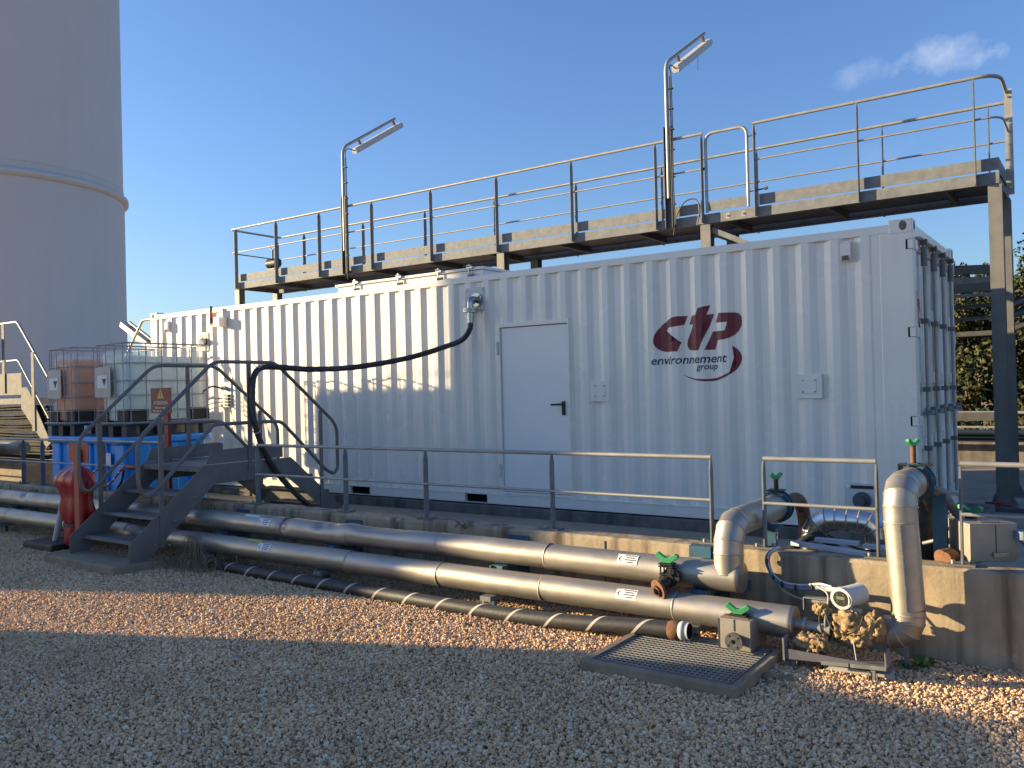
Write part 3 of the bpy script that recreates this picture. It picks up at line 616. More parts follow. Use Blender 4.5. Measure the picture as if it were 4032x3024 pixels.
fposts = [-13.97, -12.65, -11.35, -9.905, -8.44, -6.98, -5.50, -4.035, gx0, gx1, -1.165, 0.178]
def flat_post(x, y0, sgn, z0, z1, name='post', par=None, w_=0.085, m_='galv'):
    b = MB(); y1 = y0+sgn*w_; ya, yb = min(y0, y1), max(y0, y1); ym = (ya+yb)/2
    b.prism([(ya, z0), (yb, z0), (yb, z1-0.09), (ym+0.012, z1-0.012), (ym-0.012, z1-0.012), (ya, z1-0.09)], (x-0.006, 0, 0), Y, Z, X*0.012)
    return b.build(name, m_, par)
for x in fposts: flat_post(x, YF-0.004, -1, FZ0+0.004, RZ, par=ew)
yr = YF-0.045
b = MB(); b.tube([(XA+0.2, yr, RZ), (gx0+0.02, yr, RZ)], 0.022, 10); b.build('top_rail', 'galv_rail', ew)
b = MB(); b.tube(rnd_path([(gx1-0.02, yr, RZ), (XB+0.04, yr, RZ), (XB+0.04, 3.95, RZ-0.02)], 0.28, 7), 0.022, 10); b.build('top_rail', 'galv_rail', ew)
b = MB(); b.tube([(XA+0.2, yr, MZ), (gx0, yr, MZ)], 0.0135, 8); b.build('mid_rail', 'galv_rail', ew)
b = MB(); b.tube(rnd_path([(gx1, yr, MZ), (XB+0.05, yr, MZ), (XB+0.05, 3.95, MZ-0.01)], 0.2, 6), 0.0135, 8); b.build('mid_rail', 'galv_rail', ew)
yq = YBk+0.045
for zz, r in ((RZ, 0.022), (MZ, 0.0135)):
    b = MB(); b.tube(rnd_path([(XA+0.2, yr, zz), (XA-0.02, yr, zz), (XA-0.02, yq, zz), (XA+0.2, yq, zz), (XB, yq, zz)], 0.18, 6), r, 10); b.build('rear_rail', 'galv_rail', ew)
for x in (-13.3, -11.45, -9.72, -7.98, -6.2, -4.55, -2.95, -1.13, 0.2): flat_post(x, YBk+0.014, 1, FZ0, RZ, par=ew)
b = MB(); b.box(XB+0.012, XB+0.10, 3.93, 3.945, FZ0-0.02, RZ+0.02); ep = b.build('end_post', 'galv_rail', ew)
b = MB(); bolts(b, [(XB+0.06, 3.93, z) for z in (5.28, 4.98, 4.68, 4.40, 4.14)], (0, -1, 0), 0.014, 0.014); b.build('bolt', 'chrome', ep)
# swing gate
b = MB(); yg = YF-0.03
b.tube(rnd_path([(-3.245, yg, 4.225), (-3.245, yg, 5.36), (-2.635, yg, 5.36), (-2.635, yg, 4.225)], 0.13, 7), 0.022, 10); gt = b.build('gate', 'galv_rail', ew)
b = MB(); b.box(-3.22, -2.66, yg-0.02, yg-0.012, 4.235, 4.375); b.build('kick_plate', 'galv', gt)
b = MB(); b.cyl((-2.63, yg, 5.20), (-2.50, yg, 5.22), 0.009, 6); b.box(-2.54, -2.515, yg-0.03, yg, 5.16, 5.25); b.cyl((-2.63, yg, 4.43), (-2.40, yg, 4.44), 0.011, 6); b.cyl((-2.40, yg, 4.44), (-2.36, yg, 4.445), 0.022, 8); b.cyl((-3.29, yg, 4.86), (-3.24, yg, 4.86), 0.02, 6); b.build('latch', 'steel_grey', gt)
# columns: H sections
def hcol(x, y, z0, z1, par, s_=0.15, m_='galv_old'):
    b = MB(); b.box(x-s_/2, x+s_/2, y-0.075, y-0.063, z0, z1); b.box(x-s_/2, x+s_/2, y+0.063, y+0.075, z0, z1); b.box(x-0.006, x+0.006, y-0.063, y+0.063, z0, z1)
    return b.build('column', m_, par)
for x in (-14.05, -6.97, -3.30, 0.37):
    for y in (YF+0.09, YBk-0.10):
        c_ = hcol(x, y, SLAB, FZ0-0.002, ew)
        b = MB(); b.box(x-0.15, x+0.15, y-0.14, y+0.14, SLAB, SLAB+0.02)
        for i in (-1, 1): b.prism([(0, 0), (0.07, 0), (0, 0.16)], (x+i*0.076, y-0.005, SLAB+0.02), X*i, Z, Y*0.01)
        b.build('base_plate', 'galv_old', c_)
b = MB(); b.bar((-3.22, YF+0.09, 3.985), (-1.55, YF+0.09, 3.15), 0.06, 0.075); b.build('brace', 'galv', ew)
b = MB(); b.bar((-3.25, YF+0.15, 3.98), (-3.25, YBk-0.2, 3.98), 0.08, 0.1); b.build('tie_beam', 'galv_old', ew)
b = MB()
for x in (-2.95, -2.72): b.cyl((x, YF-0.001, 4.14), (x, YF-0.012, 4.14), 0.014, 8)
b.build('bolt', 'rust', ew)
b = MB()
for x in (-2.95, -2.72): b.box(x-0.03, x+0.03, YF-0.003, YF, 4.10, 4.185)
b.build('clip_plate', 'galv_rail', ew)
# small valve + cylinder on the far left end of the walkway
b = MB(); b.cyl((-14.05, 4.1, 4.72), (-13.75, 4.1, 4.72), 0.11, 16); b.cyl((-13.92, 4.1, 4.82), (-13.92, 4.1, 5.02), 0.02, 8); b.bar((-13.92, 4.1, 5.02), (-14.02, 4.1, 5.09), 0.03, 0.02); b.bar((-13.92, 4.1, 5.02), (-13.82, 4.1, 5.09), 0.03, 0.02); b.box(-14.02, -13.78, 4.02, 4.18, 4.57, 4.60)
b.box(-13.80, -13.74, 4.07, 4.13, 4.21, 5.15)
tag(b.build('walkway_valve', 'black_iron'), 'dark valve with forked handle at the far left end of the elevated walkway', 'valve')

# ------------------------------------------------------------------ lamp posts on the walkway
def lamp_post(x, label):
    y0 = 3.10
    t = thing('lamp_post', (x, y0, FZ0), label, 'lamp', 'strip lamps on bent poles along the walkway')
    b = MB(); b.box(x-0.06, x-0.048, y0-0.03, y0+0.05, FZ0-0.01, 5.56); b.box(x+0.048, x+0.06, y0-0.03, y0+0.05, FZ0-0.01, 5.56); b.box(x-0.048, x+0.048, y0+0.038, y0+0.05, FZ0-0.01, 5.56); b.box(x-0.02, x+0.06, y0+0.05, y0+0.10, FZ0+0.0, FZ0+0.05); b.build('channel', 'steel_grey', t)
    hy, hz = 1.50, 0.93
    b = MB(); b.tube(rnd_path([(x, y0, 4.5), (x, y0, 6.50), (x, y0+hy, 6.50+hz)], 0.16, 8), 0.030, 12); pl_ = b.build('pole', 'galv_rail', t)
    d = Vector((0, hy, hz)).normalized(); u = Vector((0, -d.z, d.y)); c0 = Vector((x+0.02, y0, 6.50))+d*0.28-u*0.155; c1 = Vector((x+0.02, y0, 6.50))+d*1.83-u*0.155
    sec = [(-0.075, -0.02), (-0.055, 0.045), (0.055, 0.045), (0.075, -0.02), (0.045, -0.065), (-0.045, -0.065)]
    b = MB(); b.prism(sec, c0, X, u, c1-c0); lm = b.build('lamp_head', 'lamp_cover', t, 0.006)
    b = MB(); b.prism([(a*0.86, c_*0.9) for a, c_ in sec], c0-d*0.03, X, u, d*0.03); b.prism([(a*0.86, c_*0.9) for a, c_ in sec], c1, X, u, d*0.03); b.build('end_cap', 'pale_plastic', lm)
    for q in (0.50, 1.68):
        p = Vector((x, y0, 6.50))+d*q; b = MB(); b.bar(p-u*0.02, p-u*0.115, 0.05, 0.03, (1, 0, 0)); b.build('clamp', 'rust', lm)
    b = MB(); b.cyl((x+0.055, y0+0.02, 5.0), (x+0.055, y0+0.02, 6.3), 0.014, 8); b.build('conduit', 'galv', t)
    b = MB(); b.tube(smooth_path([c0-d*0.02, (x+0.03, y0+0.12, 6.50), (x+0.045, y0+0.03, 6.42), (x+0.075, y0+0.0, 6.3), (x+0.085, y0-0.01, 5.6), (x+0.08, y0-0.02, 4.9), (x+0.09, y0-0.02, 4.2), (x+0.06, y0, 3.95)]), 0.009, 6); b.build('cable', 'black_rubber', t)
    b = MB(); [b.box(x+0.035, x+0.10, y0-0.03, y0+0.03, z, z+0.015) for z in (4.4, 4.8, 5.2, 5.5, 5.8, 6.1)]; b.build('cable_tie', 'black_rubber', t)
    return t
lamp_post(-10.58, 'left strip lamp on a bent galvanised pole above the walkway')
l2 = lamp_post(-3.80, 'tall strip lamp on a bent pole beside the walkway gate')
b = MB(); b.tube([(-3.78, 4.25, 7.09), (-3.77, 4.25, 6.9), (-3.775, 4.25, 6.72)], 0.006, 5); b.build('loose_cable', 'black_rubber', l2)
# cable loop at the foot of the second lamp
b = MB(); b.tube(smooth_path([(-3.70, 3.08, 4.20), (-3.55, 3.07, 4.40), (-3.38, 3.09, 4.42), (-3.33, 3.09, 4.25), (-3.36, 3.08, 4.06), (-3.30, 3.1, 4.05)]), 0.010, 6); b.build('cable_loop', 'steel_grey', l2)
# tilted strip lamp behind the left tank, on its own pole
t = thing('lamp_post', (-14.9, 1.6, SLAB), 'weathered strip lamp tilted down at the left end of the container', 'lamp', 'strip lamps on bent poles along the walkway')
a_, b_ = Vector((-15.60, 1.5, 3.33)), Vector((-14.40, 1.5, 2.72)); d = (b_-a_).normalized(); u = Vector((-d.z, 0, d.x)); u = -u if u.z < 0 else u
b = MB(); b.bar(a_, b_, 0.16, 0.12, u); b.build('lamp_head', 'lamp_cover', t, 0.01)
b = MB(); b.tube(rnd_path([a_+u*0.13+d*0.2, b_+u*0.13, (-14.2, 1.5, 2.4), (-14.2, 1.5, SLAB)], 0.15), 0.03, 10); b.build('pole', 'galv_rail', t)
b = MB(); b.bar(a_+d*0.3+u*0.03, a_+d*0.3+u*0.15, 0.04, 0.04, X); b.bar(a_+d*1.0+u*0.03, a_+d*1.0+u*0.15, 0.04, 0.04, X); b.build('clamp', 'rust', t)

# ------------------------------------------------------------------ guard rails on the low wall
PY = -2.66
def guard_rail(xs_posts, xa, xb, label, drop_ends=(False, False)):
    t = thing('guard_rail', ((xa+xb)/2, PY, WTOP), label, 'railing', 'railings on the low concrete wall')
    b = MB(); b.tube([(xa, PY, 1.212), (xb, PY, 1.212)], 0.0165, 10); b.build('top_rail', 'galv_rail', t)
    b = MB(); b.tube([(xa, PY-0.02, 0.905), (xb, PY-0.02, 0.905)], 0.012, 8); b.build('mid_rail', 'galv_rail', t)
    for x in xs_posts:
        b = MB(); b.prism([(PY-0.028, WTOP+0.012), (PY+0.028, WTOP+0.012), (PY+0.028, 1.125), (PY+0.012, 1.195), (PY-0.012, 1.195), (PY-0.028, 1.125)], (x-0.006, 0, 0), Y, Z, X*0.012); p = b.build('post', 'galv', t)
        b = MB(); b.box(x-0.075, x+0.075, PY-0.055, PY+0.055, WTOP+0.003, WTOP+0.013); b.build('base_plate', 'galv_old', p)
        b = MB(); bolts(b, [(x-0.05, PY-0.025, WTOP+0.013), (x+0.05, PY+0.02, WTOP+0.013)], (0, 0, 1), 0.012, 0.022); b.build('bolt', 'galv_rail', p)
    return t
guard_rail([-15.6, -14.1, -12.6, -11.12, -10.58, -9.03, -7.8], -15.8, -7.74, 'grey two-bar railing on the wall left of the stairs, in front of the blue bund')
guard_rail([-6.0, -4.67, -3.64, -2.285, -0.925], -6.0, -0.92, 'long grey two-bar railing on the wall in front of the container door')
guard_rail([-0.539, 0.20], -0.539, 0.20, 'short railing section between the elbow pipe and the tall silver riser')
guard_rail([0.684, 1.9], 0.684, 2.4, 'railing section at the right edge in front of the steel box')

# ------------------------------------------------------------------ crossing stairs
XR, XL = -6.556, -7.688
st = thing('crossing_stairs', (-7.1, -2.4, 0.1), 'grey steel stairs bridging the silver pipes and low wall', 'stairs')
def stringer(xc):
    b = MB()
    b.prism([(-3.80, 0.105), (-3.60, 0.105), (-2.80, 0.79), (-1.83, 0.79), (-1.05, 0.19), (-0.92, 0.19), (-0.92, 0.30), (-1.74, 1.0), (-2.93, 1.0), (-3.80, 0.28)], (xc-0.005, 0, 0), Y, Z, X*0.010)
    return b.build('stringer', 'stair_steel', st)
for xc, s_ in ((XL, 1), (XR, -1)):
    o = stringer(xc)
    b = MB(); e = 1 if xc == XR else -1
    bolts(b, [(xc+0.005*e, y_, z_) for y_, z_ in ((-3.52, 0.24), (-3.36, 0.22), (-3.30, 0.46), (-3.14, 0.44), (-3.05, 0.68), (-2.89, 0.66), (-1.5, 0.62), (-1.35, 0.60))], (e, 0, 0), 0.011, 0.012); b.build('bolt', 'galv_rail', o)
    b = MB(); b.prism([(-2.90, 1.01), (-1.86, 1.01), (-1.86, 1.155), (-1.93, 1.17), (-2.84, 1.155)], (xc-0.004, 0, 0), Y, Z, X*0.008); b.build('toe_board', 'stair_steel', st)
def tread(y0, z0, name='tread'):
    b = MB(); b.box(XL+0.006, XR-0.006, y0, y0+0.035, z0-0.035, z0); b.box(XL+0.006, XR-0.006, y0+0.215, y0+0.222, z0-0.03, z0+0.0)
    o = b.build(name, 'galv', st)
    b = MB()
    for k in range(7): b.box(XL+0.008, XR-0.008, y0+0.045+k*0.025, y0+0.049+k*0.025, z0-0.03, z0-0.002)
    b.build('tread_bar', 'stair_steel', o)
for y0, z0 in ((-3.66, 0.28), (-3.43, 0.503), (-3.18, 0.728)): tread(y0, z0)
for y0, z0 in ((-1.62, 0.77), (-1.36, 0.55), (-1.12, 0.35)): tread(y0, z0)
b = MB(); b.box(XL+0.006, XR-0.006, -2.93, -1.80, 0.955, 0.985); b.box(XL+0.006, XR-0.006, -2.945, -2.93, 0.93, 0.992); b.build('platform', 'galv', st)
RAIL = [(-1.193, 0.805), (-1.861, 1.425), (-1.99, 1.437), (-2.745, 1.437), (-2.80, 1.430), (-3.439, 0.84), (-3.572, 0.735), (-3.64, 0.76), (-3.686, 0.87), (-3.684, 1.27), (-3.63, 1.37), (-2.823, 2.085), (-2.72, 2.123), (-1.99, 2.123), (-1.90, 2.09), (-1.06, 1.41), (-0.992, 1.30), (-0.992, 0.80), (-1.06, 0.735), (-1.193, 0.805)]
def handrail(xc):
    b = MB(); pth = [(xc, a, c_) for a, c_ in RAIL]; b.tube(rnd_path(pth, 0.06, 5), 0.021, 10); o = b.build('handrail', 'stair_steel', st)
    for y_, za, zb in ((-3.44, 0.20, 1.50), (-2.33, 0.90, 2.11), (-1.27, 0.25, 1.54)):
        b = MB(); e = 0.012 if xc == XR else -0.012; b.box(xc+e-0.005, xc+e+0.005, y_-0.026, y_+0.026, za, zb); b.build('rail_post', 'stair_steel', st)
for xc in (XL, XR): handrail(xc)
b = MB(); b.prism([(-7.95, -3.95), (-6.52, -3.98), (-6.48, -3.58), (-7.93, -3.55)], (0, 0, -0.05), X, Y, Z*0.15); tag(b.build('concrete_pad', 'concrete_pad', None, 0.02), 'rough concrete block under the foot of the steel stairs', 'concrete block')

# ------------------------------------------------------------------ far crossing stairs at the left edge (sunlit rails)
fs_ = thing('crossing_stairs', (-13.6, -1.5, SLAB), 'second crossing stairs with sunlit handrails at the left edge below the white tower', 'stairs')
FY = -1.5
def frail(pts, r=0.024): 
    b = MB(); b.tube(rnd_path([(x, y, z) for x, y, z in pts], 0.07, 5), r, 10); b.build('handrail', 'galv_rail', fs_)
frail([(-15.2, FY, 3.10), (-13.72, FY, 3.10), (-12.60, FY, 2.02), (-12.35, FY, 1.75)])
frail([(-15.2, FY, 2.44), (-13.72, FY, 2.45), (-12.72, FY, 1.46)], 0.018)
frail([(-13.45, 0.0, 1.97), (-12.95, 0.0, 2.50), (-12.75, 0.0, 2.73), (-12.43, 0.0, 3.08)][:1]+[(-14.2, 0.35, 1.85), (-13.0, 0.35, 3.18), (-12.25, 0.35, 3.18), (-11.75, 0.35, 2.75)])
for x, za, zb in ((-14.20, 1.9, 3.09), (-13.18, 1.25, 2.56)):
    b = MB(); b.box(x-0.006, x+0.006, FY-0.10, FY-0.01, za, zb) if False else b.box(x-0.045, x+0.045, FY-0.03, FY-0.018, za, zb); b.build('rail_post', 'galv_dull', fs_)
b = MB(); b.box(-12.65, -12.57, 0.33, 0.345, 2.1, 3.16); b.build('rail_post', 'galv_dull', fs_)
b = MB(); b.box(-15.2, -13.60, FY-0.012, FY, 1.86, 2.23); b.build('toe_board', 'galv_dull', fs_)
b = MB(); b.box(-15.2, -13.55, FY+0.02, FY+1.6, 1.70, 1.80); b.build('platform', 'galv_dull', fs_)
b = MB(); b.prism([(-13.62, 1.98), (-13.62, 1.62), (-12.80, 0.98), (-12.66, 1.06), (-13.40, 1.98)], (0, FY-0.014, 0), X, Z, Y*0.012); b.build('stringer', 'galv_dull', fs_)
b = MB(); b.box(-12.9, -11.6, 0.25, 0.3, 1.95, 2.02); b.build('cross_tube', 'galv_dull', fs_)
# stacked cable trays under it
ctb = thing('cable_tray', (-14, -1.2, SLAB), 'stack of cable trays darkened as in shade, full of black cables under the far stairs', 'cable tray')
for k in range(6):
    b = MB(); z = 0.78+k*0.15; b.box(-17, -12.9, FY+0.05, FY+0.5, z, z+0.02); b.box(-17, -12.9, FY+0.04, FY+0.05, z, z+0.05); b.build('tray', 'dull_black', ctb)  # trays blackened so they look shaded even in sunlight
    b = MB()
    for j in range(5): b.tube(smooth_path([(-17+i*0.7, FY+0.05+(j % 2)*0.05, z+0.035+0.024*j+0.010*math.sin(i*2+j*3+k)) for i in range(7)], 4), 0.017, 8)
    b.build('cable', 'dull_black', ctb)
b = MB(); b.box(-17.5, -12.7, -1.9, -1.2, 0.0, 0.74); tag(b.build('concrete_kerb', 'concrete_pad', None, 0.02), 'low concrete kerb at the far left behind the railing', 'kerb')
b = MB(); b.tube([(-17, -2.05, 1.02), (-12.4, -2.05, 1.02)], 0.10, 16); tag(b.build('far_pipe', 'galv_old'), 'dull grey pipe lying behind the railing at the far left', 'pipe')
b = MB(); b.box(-15.5, -12.85, -2.30, -2.28, 0.84, 1.16); tag(b.build('grey_panel', 'pale_plastic'), 'plain pale panel behind the railing at the left edge', 'panel')

# ------------------------------------------------------------------ IBC tanks on the blue bund
bd = thing('spill_bund', (-9.84, -1.82, SLAB), 'bright blue plastic spill bund with ribbed sides under the two caged tanks', 'spill bund')
bx0, bx1, by0, by1, bz = -10.87, -8.80, -2.50, -1.16, 1.245
def rrect(x0, x1, y0, y1, r, n=5):
    out = []
    for cx, cy, a0 in ((x1-r, y1-r, 0), (x0+r, y1-r, 90), (x0+r, y0+r, 180), (x1-r, y0+r, 270)):
        out += [(cx+r*math.cos(R(a0+90*k/n)), cy+r*math.sin(R(a0+90*k/n))) for k in range(n+1)]
    return out
b = MB(); b.prism(rrect(bx0+0.07, bx1-0.07, by0+0.07, by1-0.07, 0.12), (0, 0, SLAB+0.002), X, Y, Z*(bz-SLAB-0.08)); b.build('tub', 'blue_plastic', bd, 0.01)
b = MB(); b.prism(rrect(bx0, bx1, by0, by1, 0.15), (0, 0, bz-0.085), X, Y, Z*0.085); b.build('rim', 'blue_plastic', bd, 0.015)
for k in range(5):
    xc = bx0+0.27+k*0.40; b = MB(); b.box(xc-0.11, xc+0.11, by0+0.03, by0+0.09, SLAB+0.01, bz-0.087); b.build('rib', 'blue_plastic', bd, 0.02)
for k in range(3):
    yc = by0+0.27+k*0.40; b = MB(); b.box(bx1-0.09, bx1-0.03, yc-0.11, yc+0.11, SLAB+0.01, bz-0.087); b.build('rib', 'blue_plastic', bd, 0.02)
b = MB(); b.box(-9.33, -9.19, by0+0.025, by0+0.028, 0.88, 1.04); b.build('notice', 'white_print', bd)
def ibc(x0, x1, y0, y1, liquid, level, label):
    zb, zt = 1.43, 2.47; t = thing('ibc_tank', ((x0+x1)/2, (y0+y1)/2, bz), label, 'tank', 'caged tanks on the blue bund')
    ins = 0.035; poly = rrect(x0+ins, x1-ins, y0+ins, y1-ins, 0.13, 6); cx, cy = (x0+x1)/2, (y0+y1)/2
    b = MB(); rings = []
    for z, k in ((zb+0.01, 0.93), (zb+0.05, 1.0), (zt-0.19, 1.0), (zt-0.12, 0.985), (zt-0.08, 0.93), (zt-0.065, 0.80)): rings.append([(cx+(a-cx)*k, cy+(c_-cy)*k, z) for a, c_ in poly])
    m_ = len(poly); vs = [p for r in rings for p in r]; fs = [(i*m_+k, i*m_+(k+1) % m_, (i+1)*m_+(k+1) % m_, (i+1)*m_+k) for i in range(len(rings)-1) for k in range(m_)]+[tuple(range(m_))[::-1], tuple((len(rings)-1)*m_+k for k in range(m_))]
    b.add(vs, fs, True); b.build('bottle', 'tank_shell', t)
    b = MB(); b.prism([(cx+(a-cx)*0.97, cy+(c_-cy)*0.97) for a, c_ in poly], (0, 0, zb+0.03), X, Y, Z*(level-zb-0.03)); b.build('liquid', liquid, t)
    b = MB(); zz = [zb, zb+0.16, zb+0.36, zb+0.55, zb+0.78, zt]
    ring = rrect(x0, x1, y0, y1, 0.06, 3)
    for z in zz: b.tube([(a, c_, z) for a, c_ in ring]+[(ring[0][0], ring[0][1], z)], 0.0075 if z < zt else 0.012, 6, False)
    b.build('cage_ring', 'galv_rail', t)
    b = MB()
    for k in range(6):
        y_ = y0+0.06+(y1-y0-0.12)*k/5
        for xx in (x0, x1): b.tube([(xx, y_, zb), (xx, y_, zt)], 0.0075, 6)
    for k in range(4):
        x_ = x0+0.06+(x1-x0-0.12)*k/3
        for yy in (y0, y1): b.tube([(x_, yy, zb), (x_, yy, zt)], 0.0075, 6)
    b.build('cage_bar', 'galv_rail', t)
    b = MB(); b.box(x0+0.02, x0+0.40, y0-0.022, y0-0.014, zb+0.34, zb+0.74); lb = b.build('label_plate', 'sheet_grey', t)
    b = MB(); b.box(x0+0.09, x0+0.33, y0-0.026, y0-0.0225, zb+0.46, zb+0.63); b.build('paper_label', 'white_print', lb)
    b = MB(); b.prism([(-0.05, 0.045), (0.05, 0.045), (0, -0.05)], (x0+0.26, y0-0.030, zb+0.54), X, Z, Y*0.003); b.build('triangle_mark', 'black_print', lb)
    for xx, yy in ((x1, y0), (x1, y1), (x0, y0)):
        b = MB(); sx = -1 if xx == x1 else 1; sy = 1 if yy == y0 else -1
        pr = [(0.0, 0.0), (0.24, 0.0), (0.30, 0.03), (0.31, 0.17), (0.0, 0.17)]
        b.prism(pr, (xx+sx*0.014, yy+sy*0.012, zb+0.003), Vector((0, sy, 0)), Z, X*sx*0.018); b.prism([(q*0.75, v) for q, v in pr], (xx+sx*0.012, yy+sy*0.014, zb+0.003), Vector((sx, 0, 0)), Z, Vector((0, sy*0.018, 0))); b.build('corner_guard', 'black_rubber', t)
    b = MB(); b.box(x0-0.02, x1+0.02, y0-0.02, y1+0.02, zb-0.045, zb-0.008); pa = b.build('pallet', 'black_rubber', t, 0.01)
    b = MB(); b.tube([(x0-0.02, y0-0.03, zb-0.005), (x1+0.03, y0-0.03, zb-0.005), (x1+0.03, y1+0.02, zb-0.005)], 0.016, 8); b.build('pallet_tube', 'galv_rail', pa)
    for yy in (y0+0.06, (y0+y1)/2, y1-0.06):
        for xx in (x0+0.05, (x0+x1)/2, x1-0.05):
            b = MB(); b.box(xx-0.055, xx+0.055, yy-0.07, yy+0.07, bz+0.001, zb-0.046); b.build('pallet_foot', 'galv_old' if (xx < x0+0.1 or yy > y1-0.2) else 'black_rubber', pa)
    return t
ibc(-9.68, -8.95, -2.385, -1.13, 'liquid_green', 2.30, 'caged plastic tank filled with pale green liquid, nearer of the pair')
ibc(-10.95, -10.24, -2.385, -1.13, 'liquid_orange', 2.30, 'caged plastic tank filled with orange brown liquid, farther of the pair')

# ------------------------------------------------------------------ signs and red bag
t = thing('warning_sign', (-8.0, -2.42, SLAB), 'dark red ATTENTION sign with yellow triangle on a red post', 'sign')
b = MB(); b.box(-8.277, -7.851, -2.46, -2.45, 1.553, 1.865); sp_ = b.build('sign_plate', 'red_paint', t, 0.003)
b = MB(); b.box(-8.04, -7.95, -2.445, -2.40, SLAB, 1.60); b.build('sign_post', 'red_paint', t)
b = MB(); b.prism([(-0.075, 0), (0.075, 0), (0, 0.12)], (-8.064, -2.461, 1.735), X, Z, Y*-0.002); b.build('warning_triangle', 'yellow_paint', sp_)
b = MB(); b.box(-8.070, -8.058, -2.4645, -2.4632, 1.765, 1.815); b.box(-8.070, -8.058, -2.4645, -2.4632, 1.747, 1.757); b.build('exclamation_mark', 'black_print', sp_)
b = MB(); text_on(b, 'ATTENTION', (-8.212, -2.462, 1.66), X, Z, 0.29, 0.042, bold=0.01); text_on(b, 'Démarrage', (-8.187, -2.462, 1.605), X, Z, 0.22, 0.03, bold=0.01); text_on(b, 'Pompe à', (-8.227, -2.462, 1.565), X, Z, 0.17, 0.03, bold=0.01); b.build('sign_text', 'white_print', sp_)
t = thing('warning_sign', (-14.35, -1.56, 1.9), 'dark red sign cut off by the left picture edge on the far stairs', 'sign')
b = MB(); b.box(-14.75, -14.29, -1.60, -1.59, 2.50, 2.86); q = b.build('sign_plate', 'red_paint', t)
b = MB(); b.box(-14.55, -14.31, -1.603, -1.601, 2.65, 2.69); b.box(-14.5, -14.31, -1.603, -1.601, 2.54, 2.565); b.build('sign_text', 'white_print', q)
t = thing('red_sign_post', (-7.86, -3.62, 0), 'blank orange red sign with rounded corners on a red post beside the stairs', 'sign')
b = MB(); b.prism([(a, c_) for a, c_ in rrect(-8.06, -7.655, 1.055, 1.27, 0.03, 4)], (0, -3.60, 0), X, Z, Y*0.01); b.build('sign_plate', 'orange_paint', t)
b = MB(); b.box(-7.885, -7.785, -3.64, -3.61, 0.05, 1.2); b.build('post', 'orange_paint', t)
# bag
bm_ = MB(); prof_b = [(1.0, 0.05, -7.90), (0.985, 0.10, -7.91), (0.95, 0.19, -7.94), (0.90, 0.265, -7.96), (0.84, 0.30, -7.97), (0.78, 0.29, -7.965), (0.71, 0.25, -7.94), (0.62, 0.235, -7.92), (0.50, 0.235, -7.92), (0.40, 0.225, -7.915), (0.345, 0.20, -7.91), (0.33, 0.195, -7.91), (0.31, 0.20, -7.91), (0.20, 0.19, -7.93), (0.12, 0.185, -7.94), (0.10, 0.15, -7.94)]
vs = []; nn = 48
for i, (z, r, cx) in enumerate(prof_b):
    for k in range(nn):
        a = 2*math.pi*k/nn; f = 1+0.22*mnoise.noise(Vector((math.cos(a)*2.2, math.sin(a)*2.2, z*5)))+0.10*mnoise.noise(Vector((math.cos(a)*6, math.sin(a)*6, z*9)))
        vs.append((cx-0.24+math.cos(a)*r*1.1*f, -3.46+math.sin(a)*r*0.5*f, z))
fs = [(i*nn+k, i*nn+(k+1) % nn, (i+1)*nn+(k+1) % nn, (i+1)*nn+k) for i in range(len(prof_b)-1) for k in range(nn)]+[tuple(range(nn)), tuple((len(prof_b)-1)*nn+k for k in range(nn))[::-1]]
bm_.add(vs, fs, True)
t = thing('red_bag', (-8.17, -3.46, 0.1), 'shiny red vinyl cover bag hanging on the orange sign post', 'bag')
bm_.build('bag_body', 'red_vinyl', t)
b = MB(); b.tube([(-8.15+0.228*math.cos(a), -3.46+0.112*math.sin(a), 0.335) for a in [2*math.pi*k/24 for k in range(25)]], 0.016, 6, False); b.build('strap', 'black_rubber', t)
b = MB(); b.tube([(-8.15, -3.48, 0.97), (-8.0, -3.54, 1.05), (-7.90, -3.6, 1.12)], 0.012, 6); b.build('hanging_loop', 'black_rubber', t)
# barrier base with white pole
t = thing('traffic_barrier', (-8.75, -3.42, 0), 'black rubber barrier foot with a leaning white pole left of the red bag', 'barrier')
b = MB(); b.prism([(-0.34, -0.2), (0.34, -0.2), (0.34, 0.2), (-0.34, 0.2)], (-8.78, -3.42, 0.012), X, Y, Z*0.08); b.build('rubber_foot', 'black_rubber', t, 0.02)
b = MB(); b.cyl((-8.77, -3.42, 0.05), (-8.58, -3.42, 0.50), 0.034, 12); b.build('pole', 'pale_plastic', t)
# red-white chains / cable on the bund
for k, (pts, lab) in enumerate((([(-9.32, -2.73, 0.75), (-9.22, -2.73, 0.785), (-9.1, -2.73, 0.84), (-8.92, -2.72, 0.905)], 'red and white plastic chain tied to the railing just right of the red bag'), ([(-8.93, -2.73, 0.64), (-8.71, -2.73, 0.725), (-8.54, -2.73, 0.85), (-8.44, -2.72, 0.92)], 'red and white plastic chain hanging on the railing before the blue bund'))):
    t = thing('barrier_chain', pts[0], lab, 'chain', 'plastic barrier chains by the stairs'); P_ = smooth_path(pts, 6); n2 = len(P_)
    for j in range(n2-1):
        b = MB(); b.tube([P_[j], P_[j+1]], 0.013, 6); b.build('chain_link', 'orange_paint' if j % 4 < 3 else 'white_print', t)
b = MB(); b.tube([(-8.45, -2.72, 0.918), (-8.3, -2.73, 0.91), (-8.17, -2.72, 0.908)], 0.03, 10, True, [0.022, 0.034, 0.024]); tag(b.build('red_roll', 'red_paint'), 'red rolled tape tied to the railing in front of the bund', 'roll')
